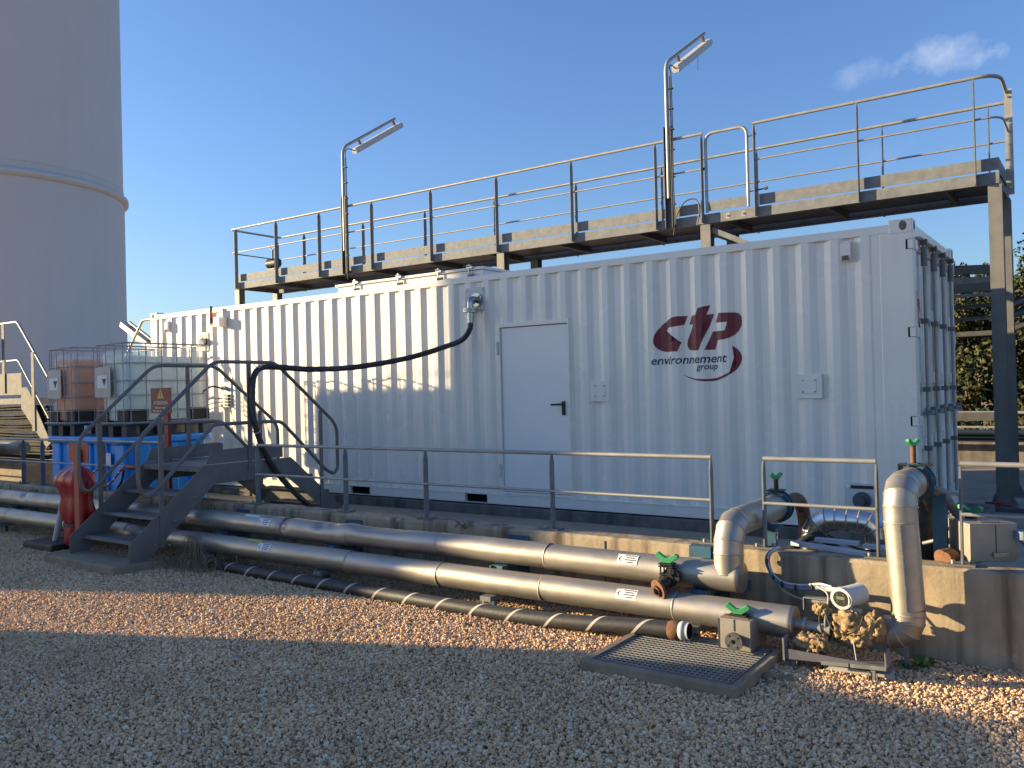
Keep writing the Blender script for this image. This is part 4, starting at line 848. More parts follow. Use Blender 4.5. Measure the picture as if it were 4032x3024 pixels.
b = MB(); b.tube(smooth_path([(-8.45, -2.73, 0.87), (-8.52, -2.72, 0.73), (-8.67, -2.68, 0.62), (-8.4, -2.66, 0.62), (-8.2, -2.66, 0.61)]), 0.016, 8); b.tube([(-8.45+0.17*math.cos(a), -2.66, 0.62+0.10*math.sin(a)) for a in [math.pi*k/12 for k in range(13)]], 0.012, 6); tag(b.build('loose_cable', 'hose_black'), 'loose black cable loop on the wall before the blue bund', 'cable')

# ------------------------------------------------------------------ insulated pipes
def pipe_sections(t, y, z, r, xs, dents=(), seams=True):
    for i in range(len(xs)-1):
        xa, xb = xs[i], xs[i+1]; n1 = max(3, int((xb-xa)/0.03)); nn = 40; vs = []
        rr = r*(1.0+0.012*((i*7) % 3-1)); sag = 0.004*math.sin(i*2.1)
        for a in range(n1+1):
            x = xa+(xb-xa)*a/n1
            for k in range(nn):
                th = 2*math.pi*k/nn; dr = 0.0022*mnoise.noise(Vector((x*2.6, math.cos(th)*1.5, math.sin(th)*1.5+i)))+0.0010*mnoise.noise(Vector((x*9, math.cos(th)*3, math.sin(th)*3+i)))
                for (dx, dth, amp, sx, sth) in dents:
                    q = ((x-dx)/sx)**2+((((th-dth+math.pi) % (2*math.pi))-math.pi)/sth)**2
                    dr -= amp*math.exp(-q)*(1+0.5*mnoise.noise(Vector((x*16, th*5, 1))))
                vs.append((x, y-math.cos(th)*(rr+dr), z+sag+math.sin(th)*(rr+dr)))
        fs = [(a*nn+k, a*nn+(k+1) % nn, (a+1)*nn+(k+1) % nn, (a+1)*nn+k) for a in range(n1) for k in range(nn)]
        b = MB(); b.add(vs, fs, True)
        if i in (0, len(xs)-2):
            o = (n1 if i else 0)*nn; b.f.append(tuple(o+k for k in range(nn))); b.s.append(False)
        s_ = b.build('cladding_section', 'alu', t)
        if seams and i < len(xs)-2:
            b = MB(); b.tube([(xb-0.012, y, z), (xb-0.006, y, z), (xb, y, z), (xb+0.006, y, z)], r, 40, False, [r*1.012, r*1.04, r*1.04, r*1.01]); b.build('bead', 'stainless', s_)
UY, UZ, UR = -3.0, 0.447, 0.098
LY, LZ, LR = -3.155, 0.240, 0.098
up_t = thing('insulated_pipe', (-5, UY, UZ), 'upper silver clad pipe, dented, ending in a tee with a rising elbow', 'pipe', 'silver clad pipes along the wall')
pipe_sections(up_t, UY, UZ, UR, [-15, -13.4, -11.9, -10.9, -9.6, -8.7, -7.4, -6.2, -5.15, -4.24, -3.18, -2.1, -0.58], dents=((-5.12, 0.55, 0.034, 0.07, 1.1), (-4.98, 1.1, -0.010, 0.10, 0.9), (-4.60, 0.95, 0.028, 0.06, 0.55), (-4.45, 1.3, 0.016, 0.08, 0.6), (-4.24, 1.2, -0.012, 0.10, 0.7), (-3.98, 1.3, 0.034, 0.16, 0.5), (-3.7, 1.4, 0.016, 0.15, 0.5), (-10.25, 0.8, 0.03, 0.05, 0.6), (-9.9, 1.2, 0.012, 0.1, 0.5), (-2.4, 1.2, 0.006, 0.2, 0.6)))
lo_t = thing('insulated_pipe', (-5, LY, LZ), 'lower silver clad pipe running just above the gravel', 'pipe', 'silver clad pipes along the wall')
pipe_sections(lo_t, LY, LZ, LR, [-15, -13.2, -11.8, -10.4, -9.0, -7.6, -6.3, -5.2, -4.1, -3.05, -2.05, -0.98, -0.19])
b = MB(); b.cyl((-0.20, LY, LZ-0.01), (0.02, LY, LZ-0.02), 0.035, 16); b.cyl((-0.14, LY, LZ-0.01), (-0.12, LY, LZ-0.01), 0.05, 16); b.build('bare_pipe', 'stainless', lo_t)
def seg_bend(mb_fn, path, r, t, m_='alu', nn=36, every=1, name='cladding_elbow'):
    P_ = [vec(p) for p in path]; m = len(P_); rings = []; nx = None; T = []
    for i in range(m): T.append((((P_[min(m-1, i+1)]-P_[i]).normalized() if i < m-1 else Vector())+((P_[i]-P_[max(0, i-1)]).normalized() if i else Vector())).normalized())
    for i in range(m):
        if nx is None: nx = T[0].cross(Vector((0.3, 0.9, 0.31))).normalized()
        nx = (nx-T[i]*nx.dot(T[i])).normalized(); ny = T[i].cross(nx); d1 = (P_[min(m-1, i+1)]-P_[max(0, i-1)]).normalized()
        bend = None
        if 0 < i < m-1:
            da = (P_[i]-P_[i-1]).normalized(); db = (P_[i+1]-P_[i]).normalized(); e = (db-da)
            if e.length > 1e-3: bend = (e.normalized(), 1/max(0.5, math.cos(da.angle(db)/2)))
        ring = []
        for k in range(nn):
            o = (nx*math.cos(2*math.pi*k/nn)+ny*math.sin(2*math.pi*k/nn))*r
            if bend: o = o+bend[0]*(o.dot(bend[0])*(bend[1]-1))
            ring.append(P_[i]+o)
        rings.append(ring)
    for i in range(m-1):
        b = MB(); vs = rings[i]+rings[i+1]; b.add(vs, [(k, (k+1) % nn, nn+(k+1) % nn, nn+k) for k in range(nn)], True)
        if i in (0, m-2): b.add(rings[0 if i == 0 else m-1], [tuple(range(nn))])
        o = b.build(name, m_, t)
        c_ = P_[i]; b = MB(); d = T[i]*0.004; q = [[c_+(v-c_)*f+d*g_ for v in rings[i]] for f, g_ in ((1.004, -1.4), (1.026, -0.5), (1.026, 0.5), (1.004, 1.4))]
        b.add([v for r_ in q for v in r_], [(j*nn+k, j*nn+(k+1) % nn, (j+1)*nn+(k+1) % nn, (j+1)*nn+k) for j in range(3) for k in range(nn)], True); b.build('bead', 'stainless', o)
# tee riser + elbow going back over the wall
XT = -0.676
arc = [(XT, UY, 0.52), (XT, UY, 0.60), (XT, UY, 0.67)]
arc += [(XT, UY+0.22-0.22*math.cos(R(a)), 0.64+0.145*math.sin(R(a))) for a in (15, 30, 45, 60, 75, 90)]
seg_bend(None, [(XT, UY, 0.47), (XT, UY, 0.60), (XT, UY+0.008, 0.675), (XT, UY+0.05, 0.745), (XT, UY+0.12, 0.778), (XT, UY+0.20, 0.785)], 0.098, up_t, every=1)
b = MB(); b.cyl((XT, UY+0.17, 0.785), (XT, -2.02, 0.785), 0.098, 36); b.build('cladding_section', 'alu', up_t)
# labels on the pipes
def flow_label(t, x, y, z, r, th0, th1, w_, m_='white_print', marks=True):
    b = MB(); vs = []; nn = 6
    for k in range(nn+1):
        th = th0+(th1-th0)*k/nn; vs += [(x, y-math.cos(th)*(r+0.0035), z+math.sin(th)*(r+0.0035)), (x+w_, y-math.cos(th)*(r+0.0035), z+math.sin(th)*(r+0.0035))]
    b.add(vs, [(2*k, 2*k+1, 2*k+3, 2*k+2) for k in range(nn)]); o = b.build('flow_label', m_, t)
    if not marks: return
    b = MB(); P_ = lambda u, v: (x+u*w_, y-math.cos(th0+(th1-th0)*v)*(r+0.005), z+math.sin(th0+(th1-th0)*v)*(r+0.005))
    b.add([P_(0.06, 0.5), P_(0.20, 0.2), P_(0.20, 0.8)], [(0, 1, 2)]); b.build('arrow', 'black_print', o)
    b = MB()
    for v, ua, ub in ((0.86, 0.36, 0.96), (0.64, 0.44, 0.86), (0.42, 0.38, 0.92), (0.2, 0.50, 0.80)):
        u_ = ua
        while u_ < ub:
            e = min(ub, u_+random.uniform(0.04, 0.12)); b.add([P_(u_, v-0.05), P_(e, v-0.05), P_(e, v+0.05), P_(u_, v+0.05)], [(0, 1, 2, 3)]); u_ = e+0.02
    b.build('print_line', 'steel_grey', o)
flow_label(up_t, -1.475, UY, UZ, UR, 0.25, 1.0, 0.16); flow_label(lo_t, -1.41, LY, LZ, LR, 0.25, 1.0, 0.16)
flow_label(up_t, -5.47, UY, UZ, UR, 0.15, 0.95, 0.18); flow_label(lo_t, -5.28, LY, LZ, LR, 0.15, 0.95, 0.18)
flow_label(up_t, -5.72, UY, UZ, UR, 0.95, 1.3, 0.23, 'white_print', False); flow_label(lo_t, -5.5, LY, LZ, LR, 0.95, 1.35, 0.23, 'yellow_print', False)
# wall brackets carrying the pipes
for k, x in enumerate((-10.6, -8.6, -6.1, -4.45, -2.55, -0.86)):
    t = thing('pipe_bracket', (x, -2.8, 0.3), ('blue pipe bracket at the far left below the blue bund', 'blue pipe bracket just left of the red bag', 'blue pipe bracket just right of the steel stairs', 'blue pipe bracket under the dented stretch of upper pipe', 'blue pipe bracket below the dry tuft on the wall', 'blue steel bracket under the upper pipe near the tee')[k], 'bracket', 'blue brackets behind the pipes')
    b = MB(); b.box(x-0.05, x+0.05, -3.08, -2.778, 0.30, 0.345); b.build('arm', 'blue_steel', t)
    b = MB(); b.box(x-0.10, x+0.10, -2.785, -2.775, 0.22, 0.54); b.build('wall_plate', 'blue_steel', t)
    b = MB(); b.box(x-0.06, x-0.052, -3.10, -3.02, 0.285, 0.345); b.box(x+0.052, x+0.06, -3.10, -3.02, 0.285, 0.345); b.box(x-0.05, x+0.05, -3.25, -2.79, 0.10, 0.138); b.build('clip', 'galv', t)
    b = MB(); b.box(x-0.02, x+0.02, -3.16, -3.12, 0.0, 0.10); b.build('leg', 'blue_steel', t)
b = MB(); b.box(-0.72, -0.60, -2.90, -2.79, 0.32, 0.39); tag(b.build('pipe_bracket', 'blue_steel'), 'pale blue bracket plate under the closed end of the tee', 'bracket', 'blue brackets behind the pipes')
b = MB(); b.box(-1.02, -0.86, -2.86, -2.78, 0.52, 0.60); tag(b.build('pipe_bracket', 'blue_steel'), 'pale blue bracket plate between the drain valve and the elbow', 'bracket', 'blue brackets behind the pipes')

# striped discharge hose on the ground
t = thing('discharge_hose', (-3.5, -3.3, 0), 'thick black hose with a white spiral stripe lying along the gravel', 'hose')
HP = smooth_path([(-6.05, -3.24, 0.062), (-5.3, -3.30, 0.06), (-4.2, -3.33, 0.06), (-3.2, -3.35, 0.06), (-2.3, -3.36, 0.062), (-1.7, -3.36, 0.082), (-1.25, -3.345, 0.115), (-0.96, -3.335, 0.128)], 14)
b = MB(); b.tube(HP, 0.055, 20); b.build('hose_body', 'hose_black', t)
L_ = [0]
for i in range(1, len(HP)): L_.append(L_[-1]+(HP[i]-HP[i-1]).length)
def at_len(s_):
    for i in range(1, len(HP)):
        if L_[i] >= s_:
            f = (s_-L_[i-1])/(L_[i]-L_[i-1]); return HP[i-1].lerp(HP[i], f), (HP[i]-HP[i-1]).normalized()
    return HP[-1], (HP[-1]-HP[-2]).normalized()
pitch_ = 0.345
for k in range(int(L_[-1]/pitch_)+1):
    vs = []
    for j in range(25):
        f = j/24; s0 = k*pitch_+f*pitch_; 
        if s0+0.03 > L_[-1]: break
        th = 2*math.pi*f-0.6
        for e in (0, 0.026):
            p, d = at_len(s0+e); sd = d.cross(Z).normalized(); uu = sd.cross(d); vs.append(p+(sd*math.cos(th)+uu*math.sin(th))*0.0562)
    m_ = len(vs)//2
    if m_ > 3:
        b = MB(); b.add(vs, [(2*i, 2*i+1, 2*i+3, 2*i+2) for i in range(m_-1)], True); b.build('stripe', 'stripe_white', t)
b = MB(); p, d = at_len(L_[-1]); b.tube([p-d*0.005, p+d*0.005, p+d*0.06, p+d*0.07], 0.05, 20, True, [0.055, 0.060, 0.060, 0.055]); b.build('rusty_collar', 'rust', t)
b = MB(); b.tube([p+d*0.07, p+d*0.085, p+d*0.105, p+d*0.11, p+d*0.135], 0.05, 24, True, [0.055, 0.062, 0.062, 0.055, 0.058]); b.build('coupling', 'pale_plastic', t)
b = MB(); b.cyl(p+d*0.1352, p+d*0.137, 0.050, 20); b.build('coupling_bore', 'dark_void', t)

# ------------------------------------------------------------------ grated pit
gx0_, gx1_, gy0_, gy1_, gz = -1.245, -0.255, -4.03, -3.195, 0.075
pt = thing('grated_pit', (-0.75, -3.6, 0), 'square concrete drain pit covered with a steel grating', 'drain pit')
for k, (xa, xb, ya, yb) in enumerate(((gx0_, gx1_, gy0_, gy0_+0.055), (gx0_, gx1_, gy1_-0.05, gy1_), (gx0_, gx0_+0.055, gy0_+0.055, gy1_-0.05), (gx1_-0.055, gx1_, gy0_+0.055, gy1_-0.05))):
    b = MB(); b.box(xa, xb, ya, yb, -0.25, gz-0.001*k); b.build('kerb', 'concrete_pad', pt, 0.006)
b = MB(); xa, xb, ya, yb = gx0_+0.06, gx1_-0.06, gy0_+0.06, gy1_-0.055
nx_, ny_ = 26, 17
for i in range(nx_+1):
    x = xa+(xb-xa)*i/nx_; b.box(x-0.0024, x+0.0024, ya, yb, gz-0.013, gz-0.008)
for j in range(ny_+1):
    y = ya+(yb-ya)*j/ny_; b.box(xa, xb, y-0.0030, y+0.0030, gz-0.011, gz-0.005)
o = b.build('grating', 'galv_rail', pt); o['kind'] = 'stuff'
b = MB()
b.bar((xa-0.004, ya-0.003, gz-0.012), (xb+0.004, ya-0.003, gz-0.012), 0.006, 0.03); b.bar((xa-0.004, yb+0.003, gz-0.012), (xb+0.004, yb+0.003, gz-0.012), 0.006, 0.03); b.bar((xa-0.003, ya, gz-0.012), (xa-0.003, yb, gz-0.012), 0.006, 0.03); b.bar((xb+0.003, ya, gz-0.012), (xb+0.003, yb, gz-0.012), 0.006, 0.03); b.build('grating_frame', 'galv_old', pt)
b = MB(); b.box(gx0_+0.056, gx1_-0.056, gy0_+0.056, gy1_-0.051, -0.26, -0.235); b.build('pit_floor', 'dark_void', pt)

# ------------------------------------------------------------------ handles
def fork_handle(t, p, s_=1.0, rot=0.0, name='handle'):
    p = vec(p); ax = Vector((math.cos(rot), math.sin(rot), 0)); b = MB()
    prof_h = [(-0.085, 0.062), (-0.062, 0.072), (-0.012, 0.036), (0.012, 0.036), (0.062, 0.066), (0.085, 0.056), (0.080, 0.036), (0.028, 0.0), (-0.028, 0.0), (-0.082, 0.042)]
    th = Vector((-ax.y, ax.x, 0))*0.034*s_
    b.prism([(a*s_, c_*s_) for a, c_ in prof_h], p-th/2, ax, Z, th); return b.build(name, 'green_plastic', t, 0.003)
# drain valve hanging in front of the upper pipe
t = thing('drain_valve', (-1.06, -3.13, 0.40), 'black drain valve with green fork handle and rusty flange on the upper pipe', 'valve', 'valves with green fork handles')
b = MB(); b.cyl((-1.06, UY-0.05, 0.405), (-1.06, -3.16, 0.405), 0.055, 20); b.cyl((-1.03, -3.12, 0.43), (-1.03, -3.155, 0.43), 0.062, 20); b.cyl((-1.055, -3.15, 0.40), (-1.075, -3.20, 0.375), 0.04, 14); b.build('body', 'black_iron', t)
b = MB(); b.cyl((-1.085, -3.21, 0.355), (-1.095, -3.228, 0.35), 0.072, 20); b.cyl((-1.095, -3.228, 0.35), (-1.102, -3.25, 0.345), 0.035, 14); b.build('flange', 'rust', t)
b = MB(); b.cyl((-1.102, -3.25, 0.345), (-1.105, -3.254, 0.344), 0.022, 14); b.build('bore', 'dark_void', t)
b = MB(); b.box(-1.11, -1.005, -3.18, -3.10, 0.497, 0.505); b.box(-1.11, -1.01, -3.18, -3.10, 0.515, 0.522); b.box(-1.105, -1.015, -3.175, -3.105, 0.445, 0.452)
for i in (-1.098, -1.024):
    for j in (-3.168, -3.112): b.cyl((i, j, 0.44), (i, j, 0.525), 0.006, 6)
b.cyl((-1.06, -3.14, 0.42), (-1.06, -3.14, 0.54), 0.011, 8); b.build('stem_bracket', 'black_iron', t)
fork_handle(t, (-1.06, -3.14, 0.524), 0.98, 0.05)
# stainless box over the lower pipe
t = thing('valve_box', (-0.5, -3.25, gz), 'stainless valve box standing on the grating with round flange and green handle', 'box')
b = MB(); b.box(-0.612, -0.405, -3.37, -3.06, gz-0.002, 0.262); vb = b.build('housing', 'stainless', t, 0.003)
b = MB(); b.box(-0.512, -0.506, -3.373, -3.37, 0.19, 0.262); b.box(-0.614, -0.608, -3.373, -3.37, gz, 0.260); b.build('seam', 'alu_bright', vb)
b = MB(); b.prism([(-0.085, -0.02), (0.08, -0.035), (0.085, 0.03), (-0.06, 0.05)], (-0.515, -3.29, 0.2625), X, Y, Z*0.004); b.build('rust_patch', 'rust', vb)
b = MB(); b.cyl((-0.487, -3.37, 0.145), (-0.487, -3.44, 0.145), 0.03, 14); b.cyl((-0.487, -3.43, 0.145), (-0.487, -3.447, 0.145), 0.056, 28); fl = b.build('flange', 'steel_grey', t)
b = MB(); b.cyl((-0.487, -3.447, 0.145), (-0.487, -3.4485, 0.145), 0.013, 14); bolts(b, [(-0.487+0.041*math.cos(a), -3.447, 0.145+0.041*math.sin(a)) for a in (0.7, 2.2, 3.8, 5.4)], (0, -1, 0), 0.006, 0.0015); b.build('flange_hole', 'dark_void', fl)
b = MB()
for r_ in (0.019, 0.024, 0.029): b.tube([(-0.487+r_*math.cos(a), -3.4475, 0.145+r_*math.sin(a)) for a in [2*math.pi*k/24 for k in range(25)]], 0.0012, 4, False)
b.build('flange_groove', 'galv', fl)
b = MB(); b.box(-0.565, -0.455, -3.315, -3.245, 0.267, 0.276); b.cyl((-0.51, -3.28, 0.264), (-0.51, -3.28, 0.30), 0.013, 8); b.build('handle_plate', 'black_iron', t)
b = MB(); b.tube([(-0.44, -3.26, 0.276), (-0.42, -3.22, 0.280), (-0.415, -3.14, 0.278)], 0.008, 6); b.build('latch', 'galv_rail', t)
fork_handle(t, (-0.515, -3.28, 0.277), 0.92, 0.1)

# ------------------------------------------------------------------ butterfly valves over the wall
def butterfly(t, c_, ax, r, stem, m_='black_iron', hang=True):
    c_ = vec(c_); ax = vec(ax)
    b = MB(); b.cyl(c_-ax*0.028, c_+ax*0.028, r, 28); o = b.build('body', m_, t)
    b = MB(); b.cyl(c_-ax*0.040, c_-ax*0.028, r*1.08, 28); b.cyl(c_+ax*0.028, c_+ax*0.040, r*1.08, 28); b.build('flange', 'blue_steel', t)
    b = MB(); sd = ax.cross(Z).normalized()
    for k in range(8):
        a = 2*math.pi*k/8+0.2; p = c_+(sd*math.cos(a)+Z*math.sin(a))*r*0.95; b.cyl(p-ax*0.06, p+ax*0.06, 0.008, 6)
    b.build('bolt', 'steel_grey', t)
t = thing('butterfly_valve', (XT, -1.98, 0.785), 'black butterfly valve with green handle above the wall, left of the two', 'valve', 'valves with green fork handles')
butterfly(t, (XT, -1.975, 0.785), Y, 0.115, 0)
b = MB(); b.cyl((XT, -1.975, 0.88), (XT, -1.975, 1.0), 0.018, 10); b.box(XT-0.06, XT+0.06, -2.03, -1.92, 0.905, 0.915); b.build('stem', 'black_iron', t)
fork_handle(t, (XT, -1.975, 0.995), 0.75, 1.15)
b = MB(); b.box(XT+0.05, XT+0.13, -2.42, -2.36, SLAB, 0.70); b.box(XT-0.05, XT+0.16, -2.43, -2.35, 0.695, 0.71); tag(b.build('pipe_support', 'blue_steel'), 'dark blue steel post under the left butterfly valve', 'support', 'blue supports behind the wall')
# pipe continuing behind the valve
b = MB(); b.tube(rnd_path([(XT, -1.94, 0.785), (XT, -1.4, 0.785), (XT, -1.25, 0.60), (XT, -1.25, SLAB)], 0.12), 0.055, 14); tag(b.build('bare_pipe', 'rust'), 'rusty bare pipe behind the left butterfly valve', 'pipe')

# tall riser
rs_ = thing('riser_pipe', (0.45, -3.2, 0.2), 'tall silver clad riser pipe with elbows at foot and top in front of the wall', 'pipe')
RX, RY, RR = 0.417, -3.0, 0.096
seg_bend(None, [(0.300, RY, 0.212), (0.325, RY, 0.214), (0.375, RY, 0.226), (0.41, RY, 0.256), (0.428, RY, 0.30), (0.431, RY, 0.34), (0.431, RY, 0.37)], RR, rs_, every=1)
b = MB(); b.cyl((0.431, RY, 0.37), (0.404, RY, 0.885), RR, 40); sct = b.build('cladding_section', 'alu', rs_)
b = MB(); b.bar((0.446, RY-RR-0.0005, 0.37), (0.420, RY-RR-0.0005, 0.88), 0.006, 0.004, Y); bolts(b, [(0.445-0.024*k/4, RY-RR, 0.39+k*0.115) for k in range(5)], (0, -1, 0), 0.006, 0.006); b.build('seam', 'alu_bright', sct)
seg_bend(None, [(0.404, RY, 0.885), (0.402, RY, 0.975), (0.403, RY+0.018, 1.035), (0.404, RY+0.07, 1.075), (0.406, RY+0.14, 1.085), (0.408, RY+0.33, 1.083)], RR, rs_, every=1)
b = MB(); b.tube([(0.408, RY+0.315, 1.083), (0.408, RY+0.345, 1.083)], 0.1, 30); b.build('rust_ring', 'rust', rs_)
t = thing('butterfly_valve', (RX, -2.60, 1.1), 'butterfly valve with rusty spindle and green handle on top of the tall riser', 'valve', 'valves with green fork handles')
butterfly(t, (RX-0.005, -2.60, 1.082), Y, 0.115, 0)
b = MB(); b.cyl((RX-0.005, -2.60, 1.18), (RX-0.005, -2.60, 1.315), 0.017, 10); b.build('spindle', 'rust', t)
b = MB(); b.box(RX-0.09, RX+0.10, -2.65, -2.55, 1.19, 1.198); b.box(RX-0.09, RX-0.082, -2.65, -2.55, 1.15, 1.198); b.build('stem_bracket', 'black_iron', t)
fork_handle(t, (RX-0.005, -2.60, 1.31), 0.72, 1.18)
b = MB(); b.tube(rnd_path([(RX, -2.55, 1.082), (RX, -2.35, 1.082), (RX, -2.2, 0.95), (RX, -2.2, SLAB)], 0.15), 0.06, 16); tag(b.build('bare_pipe', 'black_iron'), 'black pipe dropping behind the valve of the tall riser', 'pipe')
b = MB(); b.box(RX+0.08, RX+0.16, -2.50, -2.43, SLAB, 1.0); tag(b.build('pipe_support', 'blue_steel'), 'teal steel post just right of the tall riser', 'support', 'blue supports behind the wall')
b = MB(); b.tube(smooth_path([(RX+0.10, -2.62, 1.06), (RX+0.18, -2.64, 1.035), (0.68, -2.67, 1.02)]), 0.010, 6); b.tube(smooth_path([(RX+0.10, -2.60, 1.07), (RX+0.18, -2.64, 1.045), (0.68, -2.66, 1.025)]), 0.006, 6); tag(b.build('tie_strap', 'cable_grey'), 'pale strap tying the riser valve to the right railing', 'strap')
b = MB(); HH = smooth_path([(RX+0.02, -2.55, 1.06), (0.56, -2.45, 0.98), (0.62, -2.35, 0.84), (0.70, -2.3, 0.70), (0.74, -2.28, 0.55)], 16); b.tube(HH, 0.03, 14, True, [0.031 if i % 2 else 0.026 for i in range(len(HH))]); tag(b.build('corrugated_hose', 'hose_grey'), 'ribbed grey hose hanging behind the riser valve', 'hose')
# u-shaped bright pipe behind the wall
us = thing('looped_pipe', (-0.2, -2.0, SLAB), 'bright silver clad pipe loop behind the short railing section', 'pipe')
UYY = -2.0
seg_bend(None, [(-0.405, UYY, SLAB+0.2), (-0.405, UYY, 0.54), (-0.392, UYY, 0.61), (-0.35, UYY, 0.675), (-0.285, UYY, 0.712), (-0.22, UYY, 0.72), (-0.14, UYY, 0.72), (-0.06, UYY, 0.72), (0.0, UYY, 0.708), (0.045, UYY, 0.665), (0.06, UYY, 0.60)], 0.088, us, 'alu_bright', every=1)
b = MB(); b.cyl((0.0, UYY, SLAB), (0.0, UYY, 0.62), 0.034, 16); b.build('bare_pipe', 'stainless', us)
# white-blue profiles lying on the wall
for k, (a, c_, wd, lab) in enumerate((((-0.40, -2.50, 0.612), (0.13, -2.63, 0.600), 0.055, 'pale blue plastic profile lying on the wall, front one'), ((-0.27, -2.40, 0.63), (0.03, -2.44, 0.632), 0.05, 'pale blue plastic profile lying behind the front one'), ((0.06, -2.44, 0.62), (0.33, -2.46, 0.62), 0.05, 'short pale plastic profile beside the tall riser'))):
    b = MB(); b.bar(a, c_, wd, 0.03); tag(b.build('plastic_profile', 'blue_profile', None, 0.003), lab, 'profile', 'plastic profiles on the wall')
# clutter behind: small pipes and black hoses
for k, (pts, r, m_, lab) in enumerate((
    ([(-0.52, -2.2, 0.50), (-0.35, -2.1, 0.60), (-0.2, -1.9, 0.45)], 0.03, 'hose_black', 'short black hose behind the wall near the left valve'),
    ([(-0.2, -2.35, 0.66), (-0.1, -2.3, 0.60), (0.02, -2.28, 0.56), (0.1, -2.2, 0.55)], 0.008, 'black_rubber', 'thin black cable below the bright pipe loop'),
    ([(0.42, -2.4, 0.66), (0.55, -2.42, 0.70), (0.68, -2.4, 0.68)], 0.012, 'galv_rail', 'thin bright tube behind the tall riser'))):
    b = MB(); b.tube(smooth_path(pts), r, 8); tag(b.build('loose_tube', m_), lab, 'tube')
# right steel box with handle
bt = thing('steel_box', (0.75, -2.45, WTOP), 'tilted stainless steel enclosure with green handle behind the right railing', 'box')
A_ = Vector((0.719, -2.60, 0.60)); ux = Vector((0.30, 0.20, 0.0)); ux = ux.normalized()*0.29; uy = Vector((-0.32, 0.46, 0.0)).normalized()*0.42; uz = Z*0.235
b = MB(); b.obox(A_+ux/2+uy/2+uz/2, ux/2, uy/2, uz/2); bh = b.build('housing', 'stainless', bt, 0.004)
b = MB(); q = A_+ux*0.55-uy.normalized()*0.002; b.bar(q+Z*0.03, q+Z*0.225, 0.004, 0.004, X); b.build('seam', 'steel_grey', bh)
b = MB(); b.obox(A_+ux*0.62-uy.normalized()*0.010+Z*0.045, ux.normalized()*0.045, uy.normalized()*0.008, Z*0.012); b.obox(A_+ux*0.5+uy*0.12+Z*0.243, ux.normalized()*0.06, uy.normalized()*0.015, Z*0.006); b.build('latch', 'chrome', bh)
b = MB(); c0 = A_+ux*0.45+uy*0.55+Z*0.235; b.cyl(c0, c0+Z*0.025, 0.035, 12); b.build('handle_base', 'black_iron', bt)
fork_handle(bt, c0+Z*0.02, 0.95, -0.45)
b = MB(); b.tube(rnd_path([(1.5, -2.5, 0.68), (1.12, -2.45, 0.66), (1.0, -2.43, 0.76)], 0.08), 0.05, 14); b.cyl((1.0, -2.43, 0.74), (1.0, -2.43, 0.79), 0.06, 16); tag(b.build('plastic_pipe', 'pvc_blue'), 'grey blue plastic pipe with socket at the right edge on the wall', 'pipe')
b = MB(); b.cyl((0.58, -2.60, 0.61), (0.62, -2.52, 0.615), 0.04, 14); b.cyl((0.55, -2.58, 0.61), (0.60, -2.5, 0.615), 0.05, 14); tag(b.build('pipe_stub', 'rust'), 'small rusty pipe stub beside the steel box on the wall', 'pipe stub')
t = thing('green_valve', (0.55, -2.42, 0.6), 'small dark valve with green lever half hidden behind the tall riser', 'valve', 'valves with green fork handles')
b = MB(); b.cyl((0.52, -2.42, 0.56), (0.62, -2.42, 0.56), 0.05, 14); b.box(0.53, 0.61, -2.46, -2.38, 0.62, 0.63); b.build('body', 'black_iron', t); fork_handle(t, (0.57, -2.42, 0.63), 0.5, 0.3)

# ------------------------------------------------------------------ flow meter, wool, trays
t = thing('flow_meter', (0.1, -3.1, 0.34), 'round grey white flow meter with glass display above torn insulation', 'flow meter')
c_ = Vector((0.085, -3.12, 0.417)); ax = Vector((-0.20, -0.96, -0.14)).normalized()
b = MB(); bx_ = Vector((0.62, 0.78, 0.12)).normalized(); b.cyl(c_, c_+bx_*0.135, 0.063, 28); b.cyl(c_+bx_*0.135, c_+bx_*0.155, 0.063, 28, 0.050); b.build('housing', 'meter_enamel', t, 0.004)
b = MB(); b.cyl(c_+ax*0.022, c_-ax*0.006, 0.067, 32); rg = b.build('bezel', 'meter_enamel', t, 0.003)
sd = ax.cross(Z).normalized(); uu = sd.cross(ax)
b = MB(); b.cyl(c_+ax*0.0225, c_+ax*0.0245, 0.048, 28); b.build('glass', 'black_print', rg)
b = MB(); b.obox(c_+ax*0.026+uu*0.006, sd*0.026, uu*0.009, ax*0.001); b.build('display', 'screen', rg)
b = MB(); [b.obox(c_+ax*0.026+uu*v+sd*h, sd*0.006, uu*0.005, ax*0.001) for v in (0.028, -0.018) for h in (-0.02, 0.02)]; b.build('button', 'steel_grey', rg)
b = MB(); b.box(0.05, 0.18, -3.09, -3.05, 0.325, 0.345); b.cyl((0.11, -3.07, 0.25), (0.11, -3.07, 0.36), 0.022, 12); b.build('neck', 'meter_enamel', t)
b = MB(); b.cyl(c_-ax*0.05+Vector((-0.03, 0, 0.03)), c_-ax*0.05+Vector((-0.12, 0.03, 0.015)), 0.014, 10); b.build('cable_gland', 'pale_plastic', t)
